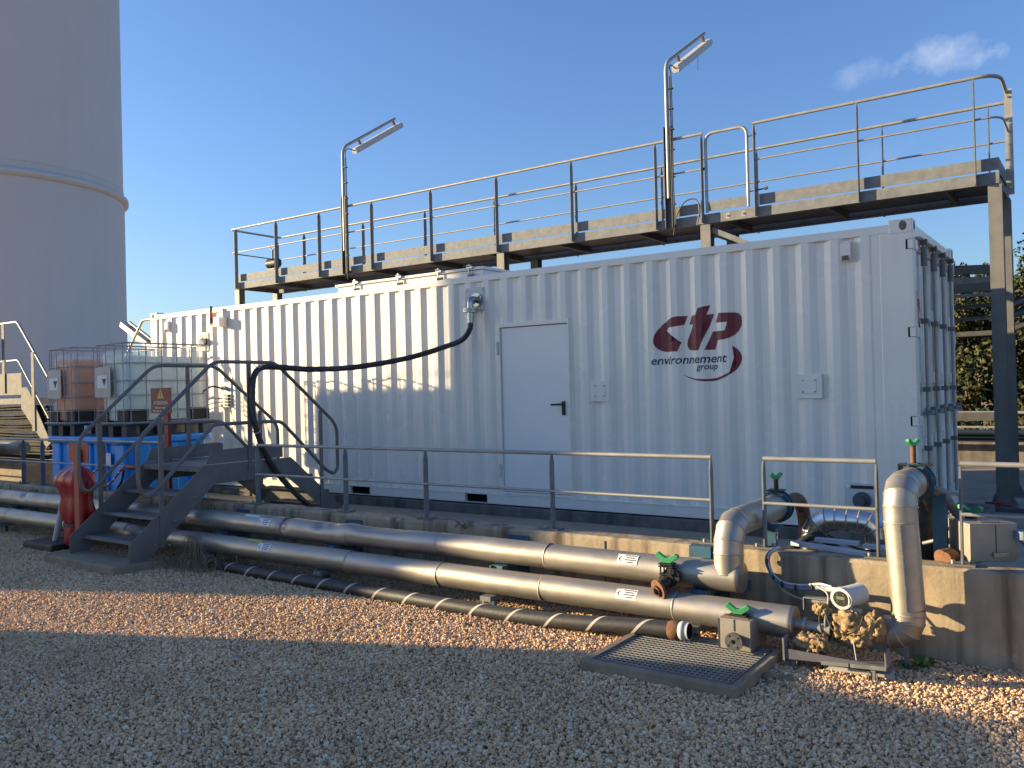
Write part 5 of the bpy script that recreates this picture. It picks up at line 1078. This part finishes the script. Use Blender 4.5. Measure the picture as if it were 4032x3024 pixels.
# cable bundle from the wall to the meter
t = thing('cable_bundle', (-0.4, -2.8, 0.4), 'bundle of blue and grey cables drooping down the wall to the flow meter', 'cables')
BP = [(-0.42, -2.72, 0.615), (-0.462, -2.80, 0.585), (-0.475, -2.81, 0.53), (-0.45, -2.82, 0.46), (-0.40, -2.83, 0.41), (-0.33, -2.84, 0.39), (-0.22, -2.86, 0.395), (-0.10, -2.93, 0.43), (0.0, -3.02, 0.44)]
for k, (m_, dx, r_) in enumerate((('cable_blue', 0, 0.008), ('cable_grey', 0.012, 0.006), ('cable_blue', -0.010, 0.007), ('pale_plastic', 0.004, 0.006))):
    b = MB(); b.tube(smooth_path([(p[0]+dx*(1 if i < 5 else 0.2), p[1]-0.004*k, p[2]+0.011*(k-1.5)*(0.15 if i < 3 else 1)) for i, p in enumerate(BP)]), r_, 8); b.build('cable', m_, t)
b = MB(); b.tube(smooth_path([(-0.40, -2.83, 0.40), (-0.36, -2.85, 0.355), (-0.27, -2.87, 0.325), (-0.15, -2.9, 0.315), (-0.07, -2.93, 0.315)]), 0.006, 6); b.tube(smooth_path([(-0.12, -2.93, 0.425), (-0.04, -2.99, 0.40), (-0.03, -3.03, 0.33), (-0.045, -3.10, 0.28), (-0.03, -3.16, 0.20)]), 0.006, 6); b.build('cable', 'cable_grey', t)
b = MB()
for p in ((-0.475, -2.815, 0.53), (-0.43, -2.825, 0.435), (-0.37, -2.84, 0.395), (-0.28, -2.85, 0.388), (-0.16, -2.9, 0.41)): b.cyl(vec(p)-X*0.004, vec(p)+X*0.008, 0.024, 10)
b.build('cable_tie', 'black_rubber', t)
b = MB(); b.box(-0.19, -0.05, -2.93, -2.90, 0.318, 0.340); b.box(-0.20, -0.04, -2.95, -2.88, 0.345, 0.350); b.box(-0.205, -0.20, -2.95, -2.9, 0.27, 0.35); tag(b.build('cable_bracket', 'galv_rail'), 'small bent metal bracket under the cables left of the flow meter', 'bracket')
# mineral wool
def wool(name, parts, lab, seed):
    b = MB()
    for k, (c_, r) in enumerate(parts): b.blob(c_, r, seed+k, 0.50, 2.3, 4)
    tag(b.build(name, 'wool'), lab, 'insulation', 'torn mineral wool by the flow meter')
wool('mineral_wool', [((-0.09, -3.26, 0.155), (0.075, 0.05, 0.055)), ((-0.02, -3.26, 0.15), (0.06, 0.05, 0.055)), ((-0.13, -3.25, 0.13), (0.05, 0.05, 0.05))], 'tuft of torn yellow brown insulation at the left above the metal tray', 1)
wool('mineral_wool', [((-0.045, -3.09, 0.30), (0.055, 0.05, 0.055)), ((-0.07, -3.08, 0.315), (0.035, 0.04, 0.04))], 'small insulation tuft standing beside the bare pipe end', 11)
wool('mineral_wool', [((0.13, -3.13, 0.255), (0.10, 0.06, 0.085)), ((0.21, -3.12, 0.24), (0.09, 0.06, 0.08)), ((0.07, -3.12, 0.22), (0.07, 0.06, 0.07)), ((0.27, -3.12, 0.26), (0.06, 0.06, 0.08)), ((0.18, -3.16, 0.19), (0.07, 0.05, 0.06))], 'large clump of torn insulation under the round flow meter', 21)
b = MB(); b.tube([(-0.005+0.0*k, -3.12+0.055*math.cos(a), 0.235+0.085*math.sin(a)) for k, a in enumerate([2*math.pi*k/24 for k in range(25)])], 0.012, 8, False); b.cyl((0.0, -3.12, 0.235), (0.025, -3.12, 0.235), 0.06, 20); tag(b.build('pipe_flange', 'steel_grey'), 'dark flange ring where the bare pipe enters the insulation', 'flange')
b = MB(); b.tube(smooth_path([(-0.03, -3.14, 0.36), (-0.04, -3.18, 0.28), (-0.01, -3.2, 0.18), (0.03, -3.22, 0.13)]), 0.005, 6); b.tube(smooth_path([(-0.02, -3.15, 0.34), (0.05, -3.22, 0.24), (0.14, -3.22, 0.23), (0.20, -3.21, 0.28), (0.22, -3.2, 0.34)]), 0.004, 6); b.tube(smooth_path([(-0.14, -3.15, 0.24), (-0.06, -3.2, 0.2), (0.0, -3.23, 0.14)]), 0.006, 6); tag(b.build('loose_cable', 'black_rubber'), 'thin black cables looping over the torn insulation', 'cable')
# metal trays
t = thing('metal_tray', (0.08, -3.35, 0.07), 'bent sheet metal tray lying in front of the torn insulation', 'sheet metal')
b = MB(); b.prism([(-0.20, 0.0), (0.375, 0.03), (0.372, 0.045), (-0.197, 0.062)], (0, -3.36, 0.067), X, Z, Y*0.004); b.add([(-0.20, -3.36, 0.068), (0.375, -3.36, 0.098), (0.36, -3.18, 0.085), (-0.19, -3.2, 0.058)], [(0, 1, 2, 3)]); b.build('sheet', 'sheet_violet', t)
b = MB(); b.prism([(-0.005, -0.01), (0.007, -0.01), (0.002, 0.125), (-0.008, 0.13)], (-0.203, -3.37, 0.065), X, Z, Y*0.10); b.prism([(-0.004, 0.0), (0.006, 0.0), (0.0, 0.085), (-0.006, 0.09)], (0.372, -3.365, 0.10), X, Z, Y*0.12); b.bar((0.015, -3.363, 0.077), (0.17, -3.363, 0.088), 0.006, 0.022); b.bar((0.18, -3.364, 0.088), (0.375, -3.364, 0.100), 0.006, 0.022); b.build('bent_edge', 'galv', t)
b = MB(); b.prism([(0.02, 0.0), (0.34, 0.01), (0.40, 0.0), (0.38, 0.03), (0.05, 0.03)], (0.0, -3.30, 0.02), X, Z, Y*0.12); tag(b.build('metal_sheet', 'sheet_grey'), 'second bent metal strip under the tray near the ground', 'sheet metal')
for k, (x, y) in enumerate(((-0.155, -3.33), (0.30, -3.34), (0.42, -3.02))):
    b = MB(); b.box(x-0.012, x+0.012, y-0.012, y+0.012, 0.0, 0.085 if k < 2 else 0.20); b.box(x-0.025, x-0.021, y-0.02, y-0.01, 0, 0.07); b.box(x+0.021, x+0.025, y-0.02, y-0.01, 0, 0.06); tag(b.build('tray_leg', 'galv'), ('short metal leg under the left end of the tray', 'short metal leg under the right end of the tray', 'metal post under the foot of the tall riser')[k], 'leg', 'metal legs under the tray')
b = MB(); b.bar((0.17, -3.24, 0.20), (0.20, -3.30, 0.10), 0.018, 0.004, X); tag(b.build('metal_strip', 'pale_plastic'), 'pale strip hanging from the torn insulation', 'strip')

# ------------------------------------------------------------------ black hose from the container to the stairs
t = thing('black_hose', (-5.03, -0.15, 2.5), 'long black spiral hose drooping from the container flange to the stairs', 'hose')
HB = smooth_path([(-5.03, -0.15, 2.60), (-5.04, -0.16, 2.50), (-5.14, -0.20, 2.37), (-5.36, -0.33, 2.28), (-5.60, -0.55, 2.185), (-5.85, -0.86, 2.105), (-6.10, -1.22, 2.05), (-6.34, -1.62, 2.04), (-6.46, -1.95, 2.065), (-6.50, -2.17, 2.06), (-6.51, -2.27, 1.98), (-6.505, -2.31, 1.80), (-6.51, -2.30, 1.5), (-6.51, -2.24, 1.28), (-6.51, -2.13, 1.05), (-6.51, -1.92, 0.77), (-6.50, -1.6, 0.46), (-6.48, -1.3, 0.26), (-6.3, -0.9, 0.23)], 12)
b = MB(); b.tube(HB, 0.033, 14, True, [0.033+0.0012*math.sin(i*1.9) for i in range(len(HB))]); b.build('hose_body', 'hose_black', t)
vs = []; Lh = 0
for i in range(len(HB)-1):
    d = (HB[i+1]-HB[i]).normalized(); Lh += (HB[i+1]-HB[i]).length; sd = d.cross(Vector((0.3, -0.5, 0.81))).normalized(); uu = sd.cross(d); th = Lh*4.2
    vs += [HB[i]+(sd*math.cos(th)+uu*math.sin(th))*0.0352, HB[i]+(sd*math.cos(th+1.1)+uu*math.sin(th+1.1))*0.0352]
b = MB(); b.add(vs, [(2*i, 2*i+1, 2*i+3, 2*i+2) for i in range(len(vs)//2-1)], True); b.build('grey_stripe', 'hose_grey', t)
b = MB(); b.tube([(-5.03, -0.15, 2.71), (-5.03, -0.15, 2.58)], 0.041, 16); b.tube([(-5.03, -0.15, 2.66), (-5.03, -0.15, 2.64)], 0.045, 16); b.build('ferrule', 'chrome', t)
b = MB()
for (p, q) in (((-6.53, -2.20, 2.08), 0.055), ((-6.53, -2.25, 1.33), 0.055)): b.tube([(p[0]+q*math.cos(a), p[1]+q*0.8*math.sin(a), p[2]+0.02*math.sin(a*2)) for a in [2*math.pi*k/16 for k in range(17)]], 0.005, 5, False)
b.build('tie', 'pale_plastic', t)

# ------------------------------------------------------------------ white storage tower
t = thing('storage_tower', (-53.5, 15.7, 0), 'huge white cylindrical tower with a raised ring at the left edge', 'tower')
def cylshell(r, z0, z1, name, m_, n=128):
    b = MB(); b.tube([(-53.5, 15.7, z0), (-53.5, 15.7, z1)], r, n); return b.build(name, m_, t)
cylshell(7.16, 0, 14.2, 'lower_shell', 'tank_paint'); cylshell(7.10, 14.2, 60, 'upper_shell', 'tank_paint')
b = MB(); b.tube([(-53.5, 15.7, z) for z in (13.98, 14.10, 14.34, 14.42)], 7.2, 128, False, [7.17, 7.40, 7.40, 7.2]); b.build('ring', 'tank_paint', t)
b = MB(); b.tube([(-53.5, 15.7, z) for z in (14.82, 14.85, 14.90, 14.93)], 7.2, 128, False, [7.10, 7.13, 7.13, 7.10]); b.build('weld_band', 'tank_paint', t)

# ------------------------------------------------------------------ background on the right
pr = thing('pipe_rack', (-0.2, 6.2, SLAB), 'dark steel pipe rack with cable trays behind the right end of the container', 'pipe rack')
for x, y in ((0.16, 6.0), (-4.0, 6.0), (3.6, 6.0), (0.16, 7.2), (3.6, 7.2)): hcol(x, y, SLAB, 3.75 if x < 1 else 3.4, pr, 0.13, 'steel_grey')
for (a, c_, w_, h_, m_) in (((-4.2, 6.0, 3.62), (0.10, 6.0, 3.36), 0.09, 0.13, 'steel_grey'), ((-4.2, 6.0, 3.40), (0.10, 6.0, 3.19), 0.07, 0.12, 'galv'), ((-4.2, 6.0, 3.12), (0.16, 6.0, 3.10), 0.1, 0.13, 'steel_grey'), ((-4.2, 5.9, 2.98), (0.16, 5.9, 2.985), 0.05, 0.05, 'galv'), ((-4.2, 6.2, 2.40), (0.16, 6.2, 2.42), 0.25, 0.07, 'steel_grey'), ((-4.2, 6.3, 2.62), (0.16, 6.3, 2.66), 0.2, 0.05, 'steel_grey'), ((-4.2, 6.4, 2.82), (0.16, 6.4, 2.86), 0.2, 0.05, 'steel_grey')):
    b = MB(); b.bar(a, c_, w_, h_); b.build('beam', m_, pr)
for k, (z0, z1) in enumerate(((2.62, 3.08), (2.80, 3.22), (2.45, 2.95))):
    b = MB(); b.bar((0.20, 6.1+0.12*k, z0), (3.6, 6.1+0.12*k, z1+0.7), 0.22, 0.06); b.build('cable_tray', 'steel_grey' if k != 1 else 'galv', pr)
    b = MB(); b.tube([(0.20, 6.05+0.12*k, z0+0.05), (3.6, 6.05+0.12*k, z1+0.75)], 0.02, 6); b.build('cable', 'black_rubber', pr)
bw = MB(); bw.box(-8, 12, 9.0, 9.25, 0, 0.62); tag(bw.build('rear_wall', 'concrete_dark'), 'low concrete wall at the back under the trees', 'wall')  # dark concrete picked so the wall looks shaded
t = thing('rear_railing', (1, 8.9, 0.6), 'dark two-bar railing on the low wall at the back right', 'railing')
b = MB(); b.tube([(-6, 8.9, 1.12), (12, 8.9, 1.12)], 0.03, 8); b.build('top_rail', 'galv_rail', t)
b = MB(); b.tube([(-6, 8.9, 0.86), (12, 8.9, 0.86)], 0.02, 8); b.build('mid_rail', 'galv_rail', t)
b = MB(); b.box(-6, -0.05, 8.8, 8.86, 0.98, 1.13); b.build('panel', 'steel_grey', t)
for x in (-1.6, 0.55, 2.3): 
    b = MB(); b.box(x-0.03, x+0.03, 8.87, 8.9, 0.6, 1.12); b.build('post', 'steel_grey', t)
for k in range(3):
    b = MB(); b.tube([(-6, 8.6-0.12*k, 0.66+0.07*k), (10, 8.6-0.12*k, 0.66+0.07*k)], 0.045, 10); tag(b.build('blue_pipe', 'blue_shaded'), ('lowest', 'middle', 'topmost')[k]+' of the shade-darkened blue pipes along the back wall', 'pipe', 'blue pipes along the back wall')
b = MB(); b.box(0.20, 0.36, 2.95, 3.03, 0.22, 0.27); b.tube([(0.36, 3.0, 0.25), (0.5, 3.05, 0.22)], 0.012, 6); tag(b.build('red_tool', 'red_paint'), 'small red object lying at the foot of the right column', 'tool')
b = MB(); b.bar((0.15, 2.75, 0.216), (2.5, 2.75, 0.216), 0.06, 0.05); tag(b.build('floor_channel', 'steel_grey'), 'dark steel channel on the slab in front of the right column', 'channel')
b = MB(); b.bar((0.9, 0.4, 0.216), (1.35, 2.6, 0.216), 0.10, 0.05); tag(b.build('floor_channel', 'steel_grey'), 'dark sloping steel channel on the slab at the right edge', 'channel')
# trees
def tree(px, py, h, rx, rz, seed, nleaf, label, m1, m2, zc=None):
    rng = random.Random(seed); t = thing('tree', (px, py, 0), label, 'tree', 'trees behind the container')
    b = MB(); P_ = [(px, py, 0), (px+0.1, py, h*0.3), (px-0.1, py+0.1, h*0.45), (px, py, h*0.6)]; b.tube(smooth_path(P_), 0.2, 8, True, [0.22*(1-0.8*i/24) for i in range(25)])
    for k in range(9):
        a = rng.uniform(0, 6.28); z = h*rng.uniform(0.15, 0.5); e = (px+math.cos(a)*rx*0.5, py+math.sin(a)*rx*0.5, z+h*0.08); b.tube([(px, py, z), e], 0.05, 5, True, [0.06, 0.015])
    b.build('trunk', 'bark', t)
    zc = zc or h*0.58
    clumps = []
    for k in range(70):
        while True:
            v = Vector((rng.uniform(-1, 1), rng.uniform(-1, 1), rng.uniform(-1, 1)))
            if 0.35 < v.length < 1: break
        clumps.append((Vector((px+v.x*rx, py+v.y*rx, zc+v.z*rz)), rng.uniform(0.34, 0.66)*rx*0.46))
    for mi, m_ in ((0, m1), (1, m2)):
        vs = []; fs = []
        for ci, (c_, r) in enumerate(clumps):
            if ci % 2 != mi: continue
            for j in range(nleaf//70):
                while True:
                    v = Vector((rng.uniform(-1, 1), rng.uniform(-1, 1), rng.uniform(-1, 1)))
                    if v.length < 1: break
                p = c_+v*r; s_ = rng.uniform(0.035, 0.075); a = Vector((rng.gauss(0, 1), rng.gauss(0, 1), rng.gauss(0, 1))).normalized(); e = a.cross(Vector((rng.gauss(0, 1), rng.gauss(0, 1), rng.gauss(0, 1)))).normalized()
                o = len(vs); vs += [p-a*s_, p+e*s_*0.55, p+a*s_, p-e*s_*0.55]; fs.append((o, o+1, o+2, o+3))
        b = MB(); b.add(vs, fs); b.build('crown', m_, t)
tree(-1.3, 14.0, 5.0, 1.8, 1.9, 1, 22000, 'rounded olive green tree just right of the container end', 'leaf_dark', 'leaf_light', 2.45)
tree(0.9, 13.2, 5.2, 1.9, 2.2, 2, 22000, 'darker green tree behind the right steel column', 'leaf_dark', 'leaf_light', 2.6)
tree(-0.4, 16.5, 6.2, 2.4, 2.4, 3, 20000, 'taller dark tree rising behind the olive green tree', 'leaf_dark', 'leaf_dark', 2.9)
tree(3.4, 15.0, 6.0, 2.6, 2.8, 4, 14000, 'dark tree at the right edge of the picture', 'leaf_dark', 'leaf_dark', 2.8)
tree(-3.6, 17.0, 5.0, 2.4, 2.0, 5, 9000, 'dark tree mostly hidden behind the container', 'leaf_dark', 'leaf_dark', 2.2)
hb = MB()
rng = random.Random(44); vs = []; fs = []
for j in range(9000):
    p = Vector((rng.uniform(-8, 12), rng.uniform(10.2, 12.5), max(0.02, rng.uniform(0, 1.5)*abs(rng.gauss(0.6, 0.4))))); s_ = rng.uniform(0.05, 0.11); a = Vector((rng.gauss(0, 1), rng.gauss(0, 1), rng.gauss(0, 1))).normalized(); e = a.cross(Vector((rng.gauss(0, 1), rng.gauss(0, 1), rng.gauss(0, 1)))).normalized(); o = len(vs); vs += [p-a*s_, p+e*s_*0.5, p+a*s_, p-e*s_*0.5]; fs.append((o, o+1, o+2, o+3))
hb.add(vs, fs); tag(hb.build('undergrowth', 'leaf_dark'), 'dark undergrowth below the trees at the back', 'undergrowth', None, 'stuff')

# ------------------------------------------------------------------ weeds, dry stems, stones
t = thing('dry_weed', (-6.15, -3.35, 0), 'tangle of dry brown stems between the stair foot and the pipes', 'plant')
rng = random.Random(5); b = MB()
for k in range(150):
    p0 = Vector((rng.uniform(-6.5, -5.65), rng.uniform(-3.55, -3.12), 0.0)); a = rng.uniform(0, 6.28); l_ = rng.uniform(0.1, 0.36); hgt = rng.uniform(0.02, 0.20)
    p2 = p0+Vector((math.cos(a)*l_, math.sin(a)*l_*0.6, rng.uniform(0, 0.08))); p1 = (p0+p2)/2+Vector((0, 0, hgt)); b.tube(smooth_path([p0, p1, p2], 4), rng.uniform(0.0015, 0.0035), 4)
for k in range(9):
    x = rng.uniform(-6.45, -6.1); b.tube(smooth_path([(x, -3.45, 0.0), (x+0.05, -3.4, 0.22), (x+0.12, -3.35, 0.34), (x+0.25, -3.42, 0.18), (x+0.33, -3.45, 0.02)], 4), 0.0035, 4)
b.build('stem', 'dry_stem', t)
t = thing('dry_weed', (-3.2, -2.75, 0.58), 'small dark dry tuft growing on the wall edge above the pipes', 'plant'); b = MB()
for k in range(40):
    a = rng.uniform(0, 6.28); b.tube(smooth_path([(-3.1, -2.79, 0.55), (-3.1+0.05*math.cos(a), -2.8, 0.59), (-3.1+0.10*math.cos(a), -2.8+0.05*math.sin(a), 0.57+rng.uniform(-0.02, 0.07))], 3), 0.002, 4)
b.build('stem', 'dry_stem', t)
def weed(px, py, n, s_, label):
    t = thing('weed', (px, py, 0), label, 'weed', 'green weeds in the gravel')
    for k in range(n):
        a = rng.uniform(0, 6.28); l_ = s_*rng.uniform(0.6, 1.1); d = Vector((math.cos(a), math.sin(a), 0)); sd = Vector((-d.y, d.x, 0)); c_ = Vector((px, py, 0.012))+d*s_*0.1; z1 = rng.uniform(0.25, 0.7)*l_
        b = MB(); b.add([c_, c_+d*l_*0.5+sd*l_*0.22+Z*z1, c_+d*l_+Z*z1*0.75, c_+d*l_*0.5-sd*l_*0.22+Z*z1], [(0, 1, 3), (1, 2, 3)]); b.build('leaf', 'weed_leaf', t)
weed(0.36, -3.19, 12, 0.06, 'small green weed in front of the right tray leg'); weed(0.50, -2.95, 22, 0.10, 'leafy green weed at the wall foot right of the riser'); weed(0.42, -3.02, 12, 0.09, 'green weed tucked behind the foot of the riser')
weed(-1.22, -5.05, 8, 0.035, 'tiny dark weed in the shaded gravel near the bottom centre'); weed(-3.0, -6.1, 5, 0.03, 'tiny dark weed in the shaded gravel at the lower left')
for k, (x, y, r, lab) in enumerate(((-0.235, -3.60, 0.045, 'brown stone touching the right side of the drain pit'), (-0.13, -3.57, 0.04, 'flat brown stone just right of the drain pit'), (-0.19, -3.68, 0.03, 'small brown stone near the front corner of the pit'), (-1.9, -4.1, 0.02, 'brown stone left of the drain pit'), (0.62, -2.93, 0.03, 'pale stone at the wall foot by the weeds'))):
    b = MB(); b.blob((x, y, r*0.35), (r*1.3, r, r*0.6), k+50, 0.25, 1.3, 2); tag(b.build('field_stone', 'stone_brown'), lab, 'stone', 'larger stones in the gravel')
b = MB(); b.blob((-3.29, -4.99, 0.02), (0.017, 0.012, 0.008), 3, 0.3, 2, 2); tag(b.build('plastic_scrap', 'cable_blue'), 'tiny blue plastic scrap lying in the shaded gravel', 'scrap')
for k, (x0_, y0_, l_, a) in enumerate(((-1.45, -3.42, 0.35, 0.3), (-1.75, -3.45, 0.28, 0.7), (-3.9, -5.8, 0.22, 0.2))):
    b = MB(); b.tube(smooth_path([(x0_, y0_, 0.03), (x0_+l_*0.5*math.cos(a), y0_-l_*0.3*math.sin(a), 0.05), (x0_+l_*math.cos(a), y0_-l_*math.sin(a)*0.6, 0.03)]), 0.0022, 4); tag(b.build('straw', 'dry_stem'), ('dry straw lying across the left corner of the pit', 'dry straw beside the striped hose', 'dry straw in the shaded foreground gravel')[k], 'straw', 'dry straws on the gravel')

rng = random.Random(91); b = MB()
for k in range(420):
    x = rng.uniform(-9, 1.8); y = rng.uniform(-6.6, -3.4)
    if -1.3 < x < -0.2 and y > -4.1: continue
    a = rng.uniform(0, 6.28); l_ = rng.uniform(0.012, 0.05); p0 = Vector((x, y, 0.024)); d = Vector((math.cos(a), math.sin(a), rng.uniform(-0.1, 0.25))).normalized()
    if k % 3: b.tube([p0, p0+d*l_*0.6+Z*0.004, p0+d*l_*1.3], 0.0016, 4)
    else:
        sd = Vector((-d.y, d.x, 0)).normalized(); b.add([p0, p0+d*l_*0.5+sd*l_*0.25+Z*0.006, p0+d*l_, p0+d*l_*0.5-sd*l_*0.25], [(0, 1, 2, 3)])
tag(b.build('leaf_litter', 'dry_stem'), 'tiny dry twigs and leaf scraps strewn over the gravel', 'litter', None, 'stuff')

# ------------------------------------------------------------------ unseen blockers added behind the photographer, shaped to cast the shadows
sh = Vector((SDIR.x, SDIR.y, 0)).normalized(); nh = Vector((math.cos(SUN_AZ), -math.sin(SUN_AZ), 0))
te = math.tan(SUN_EL)
def pos(d, u): return sh*d+nh*u
t = thing('shadow_drum', tuple(pos(26, -0.335)), 'unseen pale round silo standing behind the photographer to the left', 'blocker')
b = MB(); q = pos(26, -0.335); b.tube([q, q+Z*10.5, q+Z*11.2], 1.965, 64, True, [1.965, 1.965, 0.6]); b.build('shell', 'tank_paint', t)  # added out of view, sized to throw the broad shadow on the container
t = thing('shadow_box', (-18, -5.5, 0), 'unseen narrow cabin standing far left outside the picture', 'obstacle')
b = MB(); b.box(-19.2, -16.85, -6.0, -5.0, 0, 4.19); b.build('wall', 'blocker_paint', t)  # added out of view to throw the step in the container's shadow
b = MB(); b.tube([(-17.95, -5.05, 4.40), (-16.85, -5.05, 4.40)], 0.016, 6); b.tube([(-17.95, -5.05, 4.19), (-17.95, -5.05, 4.40)], 0.016, 6); b.build('roof_rail', 'galv', t)
DW = 14.0
t = thing('shadow_wall', tuple(pos(DW, 7)), 'unseen tall wall added behind the photographer, top shaped for its shadow', 'wall')
zb_ = DW*te
b = MB(); b.prism([(2.82, 0), (16, 0), (16, zb_-0.08), (3.75, zb_-0.08), (3.5, zb_-0.19), (3.22, zb_-0.26), (3.05, zb_-0.45), (2.82, zb_-0.45)], pos(DW, 0), nh, Z, sh*0.22); b.build('wall_body', 'blocker_paint', t)  # added out of view, top edge profiled for the sunlit strip on the gravel
